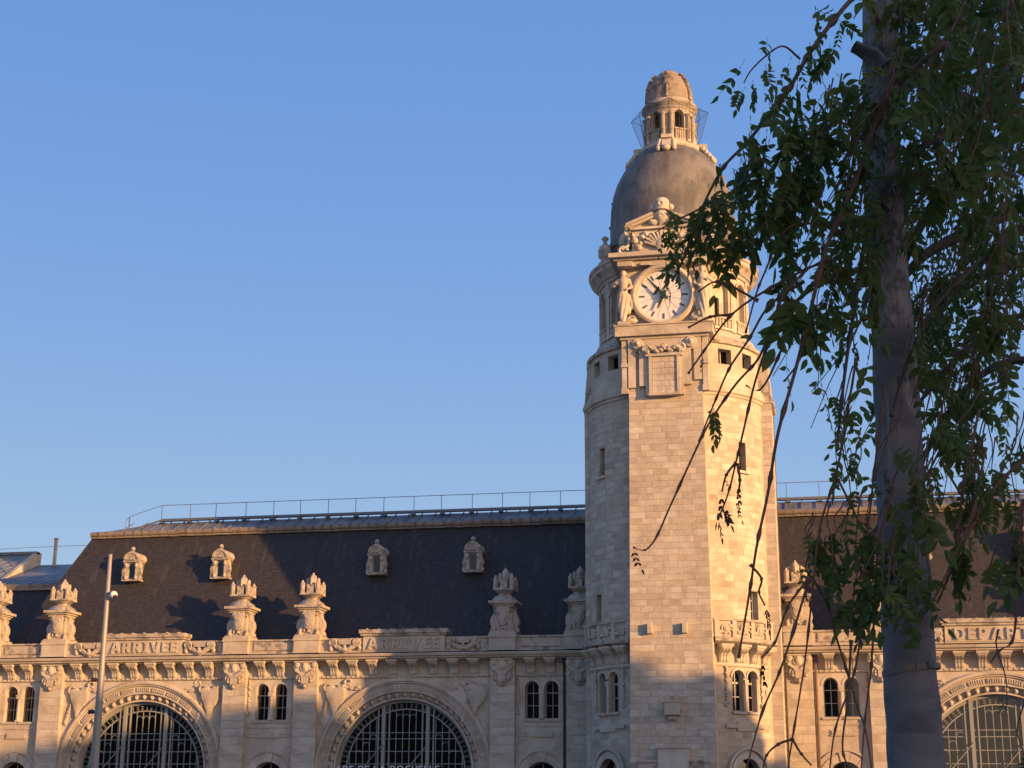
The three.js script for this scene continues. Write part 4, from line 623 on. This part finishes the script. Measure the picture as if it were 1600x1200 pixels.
  const gar = []; for (let k = 0; k < 25; k++) { const t = k / 12 - 1; gar.push(Sp(0.11 + 0.03 * Math.sin(k * 2.1), t * 0.95, 25.22 + 0.1 * Math.cos(t * 9.5) + 0.05 * Math.sin(k * 4.3), 6.0 + 0.04 * Math.sin(k * 3.1), 1.1, 0.9, 0.9, 8)); } gar.push(To(0.17, 0.06, -0.95, 25.3, 6.0), To(0.17, 0.06, 0.95, 25.3, 6.0), Sp(0.17, 0, 25.38, 6.0, 1, 1, 1, 10)); part(p, 'garland', chisel(gar, 0.1), stones[2]);
  for (const s of [-1, 1]) part(p, 'rosette', [Sp(0.24, s * 1.42, 25.62, 5.78, 1, 1, 0.7, 12), To(0.25, 0.07, s * 1.42, 25.62, 5.8), Sp(0.1, s * 1.42, 25.62, 5.98)], stones[2]);
  for (const s of [-1, 1]) part(p, 'side_strip', [Bx(s * 2.15 - 0.14, s * 2.15 + 0.14, 23.2, 25.9, 5.2, 5.68), B(0.36, 0.3, 0.4, s * 2.15, 23.1, 5.5), B(0.34, 0.2, 0.3, s * 2.15, 24.5, 5.62)], stone);
  // pediment over the clock
  const q = sub(tower, 'pediment');
  part(q, 'attic_block', [Bx(-1.62, 1.62, 30.66, 32.2, 3.4, 5.75), Bx(-1.72, 1.72, 32.1, 32.24, 3.4, 5.95)], stone);
  part(q, 'tympanum', new ConvexGeometry([V(-1.7, 32.24, 3.6), V(1.7, 32.24, 3.6), V(-1.7, 32.24, 5.72), V(1.7, 32.24, 5.72), V(0, 32.95, 5.72), V(0, 32.95, 3.6)]), stones[3]);
  for (const t of [-1, 1]) for (const [w, y, z] of [[1.5, 0, 6.0], [1.58, 0.14, 6.12]]) part(q, 'raking_cornice', B(w, 0.15, z - 3.6, 0, y, (z + 3.6) / 2).rotateZ(-t * 0.37).translate(t * 1.12, 32.52, 0), t > 0 ? stones[2] : stone);
  part(q, 'tympanum_carving', chisel([Sp(0.26, -0.42, 32.5, 5.8, 1.3, 0.8, 0.8, 10), Sp(0.26, 0.42, 32.5, 5.8, 1.3, 0.8, 0.8, 10), Sp(0.4, 0, 32.75, 5.8, 1, 1.1, 0.8, 12)], 0.1), stones[2]);
  const orn = [Sp(0.3, 0, 31.2, 5.85, 1.2, 1.4, 0.7, 12)]; for (let k = -5; k <= 5; k++) orn.push(B(0.11, 0.9, 0.14, 0, 0.55, 0).rotateZ(-k * 0.24).translate(0, 31.0, 5.9)); for (const s of [-1, 1]) for (let k = 0; k < 9; k++) orn.push(Sp(0.15 + 0.05 * Math.sin(k * 3), s * (0.7 + k * 0.11), 31.5 + 0.4 * Math.sin(k * 0.9), 5.82, 1, 1, 0.9, 7));
  part(q, 'shell_carving', chisel(orn, 0.08), stones[2]);
  for (const s of [-1, 1]) part(q, 'volute', [To(0.22, 0.09, s * 2.12, 31.0, 5.7, 5.2, s > 0 ? 2.2 : 0), To(0.14, 0.07, s * 1.88, 32.0, 5.75, 5), limb([V(s * 2.2, 31.1, 5.7), V(s * 1.85, 31.3, 5.7), V(s * 1.82, 31.9, 5.7)], 0.1, 0.08, { n: 6, steps: 8 }), B(0.24, 0.3, 0.3, s * 2.3, 30.8, 5.6)], stones[2]);
  part(q, 'acroterion', [Cy(0.45, 0.42, 0.5, 0, 33.2, 5.6, 12), Sp(0.42, 0, 33.72, 5.6, 1, 0.6, 1, 12), To(0.12, 0.05, 0, 33.5, 6.02), ...[-1, 1].map((s) => Sp(0.18, s * 0.5, 33.4, 5.6))], stones[2]);
}

{
  const a = at(-60, 862, 150), m = at(60, 855, 150), b = at(330, 846, 150), w = part(scene, 'overhead_wire', limb([a, m, b], 0.022, 0.022, { n: 4, steps: 12 }), steel);
  w.userData = { label: 'thin overhead wire strung behind the annex roof at the far left', category: 'wire' };
}
// ---------------------------------------------------------------- lamp post at the left
{
  const b = at(146, 1215, 40.3); const t = thing('lamp_post', 'slim tapered metal mast with small projectors in front of the left arched window', 'lamp post', [b.x, 0, b.z]);
  const top = at(171, 868, 41).y;
  part(t, 'mast', lathe([[0.14, 0], [0.14, 0.1], [0.115, 0.12], [0.1, 3.5], [0.07, 5.5], [0.05, top - 0.02], [0.04, top], [0.001, top]], 16), poleMetal);
  part(t, 'base_plate', Cy(0.22, 0.22, 0.06, 0, 0, 0), poleMetal);
  const proj = boxed([new THREE.CylinderGeometry(0.055, 0.045, 0.13, 12).rotateZ(Math.PI / 2).translate(-0.16, 0, 0), B(0.12, 0.04, 0.05, -0.12, 0, 0)]);
  for (const [py, s] of [[1063, 1], [1113, 1]]) part(t, 'projector', proj, black, { pos: [-0.02, at(150, py, 40.6).y, 0], ry: s > 0 ? 0.2 : 2.9 });
  const c = sub(t, 'dome_camera', [0.22, at(184, 931, 40.6).y, 0.1]); part(c, 'globe', Sp(0.1, 0, 0, 0, 1, 1, 1, 14), white); part(c, 'arm', limb([V(0, 0.05, 0), V(-0.12, 0.06, 0), V(-0.24, 0.04, -0.1)], 0.02, 0.02, { n: 5, steps: 4 }), steel); part(c, 'lens', Sp(0.06, 0.05, -0.04, 0.03, 1, 1, 1, 10), black);
}

// ---------------------------------------------------------------- weeping ash in the foreground
const ash = thing('ash_tree', 'weeping ash with wrapped grey trunk and long hanging twigs in the right foreground', 'tree', [at(1428, 1200, 5.3).x, 0, at(1428, 1200, 5.3).z]);
{
  const O = ash.position.clone(), L = (px, py, d) => at(px, py, d).sub(O);
  const tp = (pts) => pts.map(([x, y, d]) => L(x, y, d));
  // trunk: wrapped below, bare bark above
  const foot = L(1432, 1200, 5.22);
  part(ash, 'trunk', limb([V(foot.x + 0.01, 0, foot.z), V(foot.x, 0.9, foot.z), ...tp([[1424, 1100, 5.24], [1408, 800, 5.33], [1398, 560, 5.44], [1385, 400, 5.55], [1378, 250, 5.66], [1376, 60, 5.8], [1374, -160, 6.0]])], 0.085, 0.062, { n: 14, steps: 60 }), bark, { uv: false });
  for (const [x, y, d, r, dx, dy] of [[1362, 88, 5.72, 0.034, -0.06, 0.03], [1392, 160, 5.68, 0.03, 0.07, 0.05], [1366, 225, 5.62, 0.026, -0.04, 0.02], [1398, 300, 5.56, 0.03, 0.09, 0.06], [1372, 360, 5.5, 0.024, -0.03, 0.02]]) { const c = L(x, y, d); part(ash, 'branch_stub', limb([c.clone().add(V(-dx * 0.4, -0.03, -0.02)), c, c.clone().add(V(dx, dy, 0.03))], r * 1.3, r * 0.6, { n: 9, steps: 8, nodes: 2, knob: 1.15 }), bark, { uv: false }); }
  const wr = limb([V(foot.x + 0.01, 0.1, foot.z), ...tp([[1432, 1200, 5.22], [1424, 1080, 5.24], [1412, 860, 5.31], [1402, 640, 5.4], [1395, 520, 5.46]])], 0.096, 0.072, { n: 18, steps: 60 });
  { const p = wr.attributes.position; for (let i = 0; i < p.count; i++) { const y = p.getY(i), k = 0.002 * Math.sin(y * 31 + (i % 18) * 1.3) + 0.0015 * Math.sin(y * 13 + (i % 18) * 2.1); p.setX(i, p.getX(i) + k); p.setZ(i, p.getZ(i) + k * 0.6); } wr.computeVertexNormals(); }
  part(ash, 'trunk_wrap', wr, wrap, { uv: false });
  part(ash, 'wrap_flap', limb(tp([[1462, 1205, 5.2], [1455, 1110, 5.22], [1446, 1055, 5.22], [1446, 1000, 5.24], [1441, 900, 5.3]]), 0.03, 0.022, { n: 8, steps: 20 }), wrap, { uv: false });
  const s0 = L(1424, 1047, 5.25); part(ash, 'tie_band', [new THREE.CylinderGeometry(0.0945, 0.095, 0.017, 24, 1, true).rotateZ(0.13).translate(s0.x, s0.y, s0.z), B(0.018, 0.02, 0.012, s0.x + 0.06, s0.y + 0.012, s0.z + 0.082)], std({ color: col(0.17, 0.155, 0.13) }));

  // boughs and hanging twigs: pixel of the photograph and distance from the camera
  const boughs = [
    [[[1376, 60, 5.8], [1440, 120, 6.2], [1530, 170, 6.6], [1640, 190, 7.0]], 0.03, 0.05], [[[1660, 150, 6.4], [1560, 225, 6.3], [1480, 290, 6.2], [1430, 370, 6.1], [1400, 450, 6.0]], 0.035, 0.012],
    [[[1650, 290, 6.6], [1540, 350, 6.4], [1450, 395, 6.3], [1390, 460, 6.1], [1350, 500, 5.9]], 0.032, 0.01], [[[1650, 400, 6.9], [1560, 420, 6.7], [1480, 470, 6.5], [1430, 540, 6.4], [1400, 620, 6.2]], 0.028, 0.009],
    [[[1640, 560, 6.2], [1560, 570, 6.1], [1500, 620, 6.0], [1440, 720, 5.9], [1400, 790, 5.8], [1340, 860, 5.7], [1308, 915, 5.6]], 0.016, 0.005], [[[1545, 55, 5.2], [1480, 70, 5.2], [1430, 105, 5.2], [1390, 150, 5.2], [1365, 200, 5.2], [1345, 260, 5.1], [1320, 320, 5.0], [1290, 390, 4.95], [1270, 470, 4.9], [1245, 570, 4.85], [1215, 680, 4.8], [1200, 770, 4.8], [1183, 850, 4.75], [1172, 920, 4.75], [1154, 1028, 4.7]], 0.011, 0.0034, 13],
    [[[1376, 40, 5.75], [1345, -6, 5.6], [1300, 35, 5.4], [1262, 88, 5.3], [1232, 140, 5.2], [1200, 182, 5.15], [1165, 225, 5.1], [1130, 262, 5.05], [1095, 330, 5.0], [1070, 400, 4.95], [1050, 440, 4.95]], 0.010, 0.003, 10],
    [[[1650, 320, 5.6], [1545, 398, 5.5], [1470, 468, 5.4], [1420, 560, 5.3], [1392, 650, 5.2]], 0.013, 0.004, 5], [[[1640, 690, 5.4], [1560, 755, 5.3], [1505, 850, 5.2], [1468, 935, 5.1]], 0.007, 0.003, 5], [[[1640, 110, 5.5], [1520, 185, 5.4], [1440, 232, 5.3], [1385, 295, 5.2], [1352, 380, 5.1], [1335, 480, 5.05], [1318, 600, 5.0], [1308, 700, 5.0]], 0.014, 0.004, 9],
    [[[1640, 470, 6.0], [1530, 530, 5.9], [1450, 610, 5.8], [1405, 700, 5.7], [1378, 800, 5.6]], 0.012, 0.004, 6],
  ].concat([
    [[1330, 370, 5.1], [1296, 354, 5.1], [1259, 349, 5.05], [1232, 356, 5.0], [1214, 379, 5.0], [1199, 416, 4.95], [1184, 452, 4.95], [1165, 520, 4.9]], [[1330, 400, 5.2], [1280, 412, 5.1], [1200, 452, 5.0], [1143, 492, 4.95], [1100, 548, 4.9], [1075, 584, 4.9]],
    [[1310, 430, 5.2], [1255, 462, 5.05], [1212, 500, 5.0], [1185, 560, 4.95], [1150, 600, 4.9], [1110, 658, 4.85], [1090, 697, 4.8], [1048, 789, 4.8], [1020, 848, 4.75], [1006, 860, 4.75], [989, 855, 4.75]],
    [[1260, 420, 5.0], [1220, 470, 4.95], [1205, 520, 4.95], [1180, 596, 4.9], [1160, 680, 4.85], [1150, 722, 4.85], [1138, 770, 4.85], [1122, 812, 4.8]], [[1255, 440, 5.1], [1200, 480, 5.0], [1170, 530, 5.0], [1140, 575, 4.95], [1120, 620, 4.95], [1092, 690, 4.9]],
    [[1150, 722, 4.85], [1135, 742, 4.85], [1128, 768, 4.85]], [[1152, 724, 4.85], [1156, 750, 4.85], [1152, 780, 4.85]], [[1338, 560, 5.3], [1318, 680, 5.2], [1306, 742, 5.15], [1282, 820, 5.1], [1272, 900, 5.05], [1258, 1030, 5.0], [1238, 1155, 4.95], [1226, 1230, 4.95]],
    [[1238, 1155, 4.95], [1216, 1163, 4.95], [1198, 1180, 4.95], [1190, 1215, 4.95]], [[1238, 1155, 4.95], [1252, 1178, 4.95], [1268, 1196, 4.95]], [[1264, 905, 5.05], [1240, 985, 5.0], [1218, 1050, 4.95], [1192, 1110, 4.95], [1165, 1205, 4.9]], [[1262, 905, 5.05], [1230, 950, 5.0], [1210, 1005, 5.0], [1190, 1028, 5.0]],
    [[1268, 900, 5.1], [1292, 945, 5.1], [1305, 990, 5.1], [1322, 1045, 5.05], [1340, 1105, 5.05], [1352, 1140, 5.0], [1364, 1215, 5.0]], [[1382, 600, 5.1], [1366, 740, 5.05], [1354, 850, 5.0], [1348, 960, 4.95], [1335, 1050, 4.95], [1305, 1140, 4.9], [1295, 1215, 4.9]],
    [[1395, 760, 5.0], [1372, 860, 5.0], [1366, 960, 4.95], [1362, 1035, 4.95], [1352, 1120, 4.95], [1345, 1210, 4.95]], [[1305, 740, 5.15], [1325, 780, 5.1], [1350, 830, 5.1], [1372, 860, 5.1]], [[1470, 700, 5.6], [1450, 740, 5.6], [1420, 800, 5.5], [1395, 860, 5.4]],
    [[1540, 700, 5.2], [1520, 800, 5.1], [1490, 870, 5.05], [1465, 925, 5.0], [1434, 975, 5.0]], [[1530, 640, 5.3], [1505, 760, 5.2], [1495, 850, 5.2], [1480, 905, 5.15], [1465, 942, 5.1]], [[1600, 780, 4.9], [1582, 870, 4.9], [1561, 850, 4.9], [1547, 885, 4.9]],
    [[1598, 830, 4.8], [1590, 900, 4.8], [1580, 1005, 4.8], [1562, 1016, 4.8], [1548, 1035, 4.8]], [[1470, 720, 5.3], [1500, 770, 5.3], [1520, 800, 5.3], [1537, 837, 5.3]], [[1185, 470, 4.95], [1120, 440, 4.95], [1090, 456, 4.95]], [[1142, 492, 4.95], [1110, 495, 4.95], [1075, 512, 4.95]],
    [[1172, 882, 4.75], [1190, 905, 4.75], [1186, 925, 4.75], [1195, 946, 4.75]], [[1245, 470, 5.0], [1215, 560, 4.95], [1185, 610, 4.95], [1165, 602, 4.95]], [[1270, 480, 5.3], [1258, 540, 5.3], [1245, 570, 5.3], [1226, 595, 5.3]], [[1330, 1000, 4.9], [1325, 1090, 4.9], [1318, 1180, 4.9], [1340, 1215, 4.9]],
  ].map((p) => [p, 0.0046, 0.0026, Math.max(2, Math.round(p.length * 0.8))]));
  boughs.forEach(([p, r0, r1, nodes = 0], i) => part(ash, r0 > 0.0115 ? 'bough' : 'hanging_twig', limb(tp(p), r0, r1, { n: 6, steps: Math.max(16, p.length * 6), nodes, knob: 1.8 }), r0 > 0.0115 ? boughMat : twigMat, { uv: false }));

  // one pinnate leaf: a stalk with paired leaflets; it hangs down -y
  const pinnate = (pairs, len, fl, curl) => {
    const pos = [], tri = (a, b, c) => pos.push(...a.toArray(), ...b.toArray(), ...c.toArray());
    const leaflet = (base, dir, side, l, w) => {
      const n = dir.clone().cross(side).normalize(), P = (t, s, h) => base.clone().addScaledVector(dir, t * l).addScaledVector(side, s * w).addScaledVector(n, h * l);
      const c0 = P(0, 0, 0), c1 = P(0.35, 0, curl * 0.12), c2 = P(0.7, 0, curl * 0.1), c3 = P(1, 0, -curl * 0.15), e = 0.06 + rnd() * 0.08;
      for (const s of [-1, 1]) { const a = P(0.14, s * 0.3, e * 0.5), b = P(0.4, s * 0.52, e), d = P(0.72, s * 0.34, e * 0.6); tri(c0, a, c1); tri(a, b, c1); tri(c1, b, c2); tri(b, d, c2); tri(c2, d, c3); }
    };
    const bend = rr(-0.35, 0.35), S = (t) => V(bend * len * t * t, -len * t, curl * 0.12 * len * t * t), stalk = 0.0016;
    for (let k = 0; k < 6; k++) { const a = S(k / 6), b = S((k + 1) / 6); tri(a.clone().add(V(stalk, 0, 0)), a.clone().add(V(-stalk, 0, 0)), b); tri(a.clone().add(V(0, 0, stalk)), a.clone().add(V(0, 0, -stalk)), b); }
    for (let k = 0; k < pairs; k++) { const t = 0.28 + 0.66 * k / pairs, b = S(t); for (const s of [-1, 1]) { const d = V(s * rr(0.6, 1), -rr(0.45, 0.9), rr(-0.45, 0.45)).normalize(), side = V(rr(-0.3, 0.3), rr(0.2, 0.8) * s, 1).cross(d).normalize(); leaflet(b, d, side, fl * rr(0.8, 1.12), fl * rr(0.4, 0.52)); } }
    leaflet(S(1), V(bend, -1, 0).normalize(), V(1, 0, rr(-0.6, 0.6)).normalize(), fl * 1.1, fl * 0.5);
    const g = new THREE.BufferGeometry(); g.setAttribute('position', new THREE.Float32BufferAttribute(pos, 3)); g.computeVertexNormals(); const q = clean(g); q.userData.boxed = true; return q;
  };
  const kinds = []; for (let k = 0; k < 14; k++) kinds.push(pinnate(3 + k % 4, rr(0.12, 0.19), rr(0.036, 0.058), rr(-1, 1)));
  const rest = [], singles = []; const q4 = new THREE.Matrix4(), quat = new THREE.Quaternion();
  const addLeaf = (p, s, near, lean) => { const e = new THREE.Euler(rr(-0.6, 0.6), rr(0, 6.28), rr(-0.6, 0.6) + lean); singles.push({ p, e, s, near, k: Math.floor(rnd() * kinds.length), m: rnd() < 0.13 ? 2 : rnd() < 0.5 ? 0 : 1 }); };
  // leafy sprays along branches in the open upper left
  const spray = (pts, n, jit, s = 1) => { const c = new THREE.CatmullRomCurve3(tp(pts)); for (let k = 0; k < n; k++) { const p = c.getPoint(rnd()); p.add(V(rr(-jit, jit) * 0.002, rr(-jit * 0.4, jit * 0.2) * 0.002, rr(-0.12, 0.12))); addLeaf(p, s * rr(0.75, 1.15), 1, rr(-0.5, 0.2)); } };
  spray([[1345, -6, 5.6], [1262, 88, 5.3], [1232, 140, 5.2]], 7, 12, 0.8); spray([[1232, 140, 5.2], [1165, 225, 5.1], [1130, 262, 5.05], [1095, 330, 5.0]], 34, 24); spray([[1095, 330, 5.0], [1065, 385, 4.95], [1052, 415, 4.95]], 9, 8, 0.75);
  const sprig = [[1250, 92, 5.25], [1222, 72, 5.2], [1196, 88, 5.2], [1172, 112, 5.2], [1162, 130, 5.2]]; part(ash, 'hanging_twig', limb(tp(sprig), 0.004, 0.002, { n: 5, steps: 16 }), twigMat, { uv: false }); spray(sprig, 7, 10, 0.75);
  spray([[1330, 130, 5.2], [1260, 200, 5.1], [1200, 262, 5.1], [1160, 330, 5.0], [1120, 360, 5.0]], 34, 34); spray([[1300, 120, 5.3], [1250, 230, 5.2], [1215, 300, 5.15], [1190, 345, 5.1]], 20, 24); spray([[1290, 60, 5.4], [1280, 160, 5.3], [1290, 260, 5.2]], 14, 30);
  spray([[1270, -10, 5.0], [1268, 18, 5.0], [1262, 34, 5.0]], 2, 6, 1.0); spray([[1122, 616, 4.95], [1108, 648, 4.92]], 3, 1, 0.75); spray([[1255, 460, 4.9], [1262, 480, 4.9]], 7, 14, 1.2);
  spray([[1118, 318, 5.0], [1080, 335, 4.97], [1056, 346, 4.95], [1036, 358, 4.95]], 9, 6, 0.6); part(ash, 'hanging_twig', limb(tp([[1120, 312, 5.0], [1080, 333, 4.97], [1048, 348, 4.95], [1026, 362, 4.95]]), 0.004, 0.002, { n: 5, steps: 14 }), twigMat, { uv: false });
  // leaf masses: centre, radii in photograph pixels, distance range, number of short hanging shoots
  for (const [cx, cy, rx, ry, d0, d1, n, s] of [[1300, 250, 42, 120, 5.0, 5.8, 22, 1], [1345, 300, 36, 110, 5.0, 5.6, 18, 1], [1440, 150, 56, 130, 5.0, 6.6, 36, 0.95], [1450, 380, 70, 150, 5.8, 7.2, 50, 1], [1540, 60, 70, 110, 4.4, 6.4, 40, 1.05], [1550, 230, 66, 130, 5.4, 7.4, 66, 0.95], [1550, 420, 70, 150, 5.4, 7.4, 46, 1], [1470, 550, 80, 120, 5.2, 6.8, 30, 0.95], [1560, 610, 50, 120, 5.2, 6.6, 15, 0.95], [1325, 450, 34, 90, 5.0, 6.0, 10, 1], [1425, 690, 36, 90, 4.9, 5.15, 10, 1], [1330, 650, 22, 70, 5.0, 5.6, 7, 0.8], [1405, 850, 46, 50, 4.8, 5.05, 13, 0.9], [1440, -60, 70, 60, 5.0, 6.6, 40, 1], [1560, -70, 70, 70, 4.6, 6.6, 44, 1], [1375, 110, 34, 60, 5.0, 5.5, 10, 0.9], [1284, 830, 26, 44, 5.0, 5.2, 7, 0.75], [1332, 800, 26, 34, 5.0, 5.2, 4, 0.8], [1352, 920, 12, 60, 4.9, 5.1, 6, 0.8], [1500, 850, 14, 36, 5.0, 5.2, 4, 0.85], [1540, 720, 36, 60, 5.0, 5.8, 9, 0.85], [1592, 830, 12, 40, 4.8, 4.9, 5, 1], [1556, 995, 8, 18, 4.8, 4.85, 1, 0.55], [1600, 1085, 6, 16, 4.8, 4.85, 1, 0.6]]) {
    for (let k = 0; k < n; k++) {
      const a = rr(0, 6.283), r = Math.sqrt(rnd()), px = cx + rx * r * Math.cos(a), py = cy + ry * r * Math.sin(a), d = rr(d0, d1), p0 = L(px, py, d), len = rr(0.12, 0.4) * (ry > 60 ? 1 : 0.5), lean = ry > 70 ? rr(-0.75, 0.08) : rr(-0.3, 0.12);
      const p1 = p0.clone().add(V(lean * len, -len, rr(-0.2, 0.2) * len)), pm = p0.clone().lerp(p1, 0.5).add(V(rr(-0.03, 0.03), 0, rr(-0.03, 0.03)));
      rest.push(limb([p0.clone().add(V(0.06 * len, rr(0.1, 0.35) * len, 0)), p0, pm, p1], 0.003, 0.0014, { n: 4, steps: 7 }));
      const leaves = 1 + Math.floor(rnd() * 2.6); for (let j = 0; j < leaves; j++) addLeaf(p0.clone().lerp(p1, (j + rr(0.2, 0.9)) / leaves), s * rr(0.75, 1.2), d < 5.3 ? 1 : 0, lean);
    }
  }
  // drawn-up withered leaves at the ends of bare twigs
  for (const [x, y, d] of [[1135, 742, 4.85], [1128, 766, 4.85], [1152, 776, 4.85], [1155, 752, 4.85], [1123, 808, 4.8], [1130, 790, 4.83], [990, 854, 4.75], [1098, 550, 4.9], [1194, 942, 4.75], [1191, 1026, 5.0]]) { const m = part(ash, 'withered_leaf', kinds[Math.floor(rnd() * kinds.length)], deadLeaf, { uv: false }); m.position.copy(L(x, y, d)); m.scale.set(rr(0.25, 0.36), rr(0.4, 0.6), rr(0.25, 0.4)); m.rotation.set(rr(-0.3, 0.3), rr(0, 6), rr(-0.3, 0.3)); }
  part(ash, 'shoots', rest, twigMat, { uv: false }).userData = { kind: 'stuff' };
  singles.sort((a, b) => b.near - a.near);      // the nearest leaves show largest: they become single leaves
  const mass = [[], [], []];
  singles.forEach((l, i) => {
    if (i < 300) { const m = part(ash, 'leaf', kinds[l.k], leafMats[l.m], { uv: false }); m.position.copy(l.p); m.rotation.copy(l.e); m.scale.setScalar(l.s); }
    else { q4.compose(l.p, quat.setFromEuler(l.e), V(l.s, l.s, l.s)); mass[l.m].push(kinds[l.k].clone().applyMatrix4(q4)); }
  });
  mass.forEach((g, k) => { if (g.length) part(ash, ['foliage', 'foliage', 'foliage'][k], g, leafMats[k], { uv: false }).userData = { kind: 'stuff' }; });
  console.log('leaves', singles.length);
}

// ---------------------------------------------------------------- houses outside the frame whose shade lies on the place
{
  const plaster = [[0.5, 0.46, 0.4], [0.45, 0.42, 0.38], [0.52, 0.5, 0.46], [0.4, 0.36, 0.32]].map((c) => std({ color: col(...c), map: stoneMap })), tileRoof = std({ color: col(0.2, 0.1, 0.065) });
  const house = (label, x, z, w, d, h, roof, m) => {                     // w along z, d along x; front faces -x
    const t = thing('town_house', label, 'house', [x, 0, z], 'houses across the station square, outside the picture');
    part(t, 'wall', Bx(0, d, 0, h, -w / 2, w / 2), m); part(t, 'roof', new ConvexGeometry([V(-0.4, h, -w / 2), V(d + 0.4, h, -w / 2), V(-0.4, h, w / 2), V(d + 0.4, h, w / 2), V(d / 2, h + roof, -w / 2), V(d / 2, h + roof, w / 2), V(-0.4, h + 0.2, -w / 2), V(-0.4, h + 0.2, w / 2)]), tileRoof);
    part(t, 'chimney', Bx(d / 2 - 0.5, d / 2 + 0.5, h, h + roof + 1.2, w / 2 - 2, w / 2 - 1), m);
    const n = Math.max(2, Math.round(w / 3)), fl = Math.floor(h / 3.2);
    for (let f = 0; f < fl; f++) for (let k = 0; k < n; k++) { const q = sub(t, 'window', [-0.02, 1.9 + f * 3.2, -w / 2 + (k + 0.5) * w / n]); part(q, 'pane', bar(0.03, 1.6, 1.0), std({ color: col(0.05, 0.06, 0.07), roughness: 0.15 })); part(q, 'sill', bar(0.2, 0.1, 1.3), white, { pos: [-0.05, -0.86, 0] }); }
  };
  const opposite = (label, x, w, h, roof, m) => { house(label, 0, 0, w, 12, h, roof, m); const t = scene.children.at(-1); t.position.set(x, 0, 132); t.rotation.y = -Math.PI / 2; };
  opposite('plastered house behind the photographer, farthest to the left', -128, 34, 17, 3, plaster[1]); opposite('plastered house behind the photographer, second from the far left', -95, 30, 20, 3, plaster[0]);
  opposite('plastered house behind the photographer, mirrored in the left arched window', -65, 28, 18, 4, plaster[3]); opposite('plastered house behind the photographer, mirrored in the window beside the tower', -38, 24, 21, 3, plaster[2]); opposite('plastered house directly behind the photographer', -8, 34, 18, 4, plaster[1]);
  house('lowest plastered house facing the right end of the station', 60, 26.5, 13.6, 12, 10.2, 2.1, plaster[0]);
  house('narrow plastered house between the lowest house and a taller one', 60, 36.6, 6.4, 12, 12.2, 2.3, plaster[2]);
  house('plastered house facing the clock tower across the square', 60, 42.4, 5, 12, 16.3, 2.8, plaster[1]);
  house('tallest plastered house facing the left arched windows', 60, 52.5, 15, 12, 19.6, 3.2, plaster[3]);
  house('long plastered house facing the lamp mast across the square', 60, 79, 37.8, 12, 14.6, 2.6, plaster[2]);
  house('tall plastered house beside the weeping ash, right of the photographer', 56, 116, 36, 12, 18, 3, plaster[3]);
}
renderer.render(scene, camera);
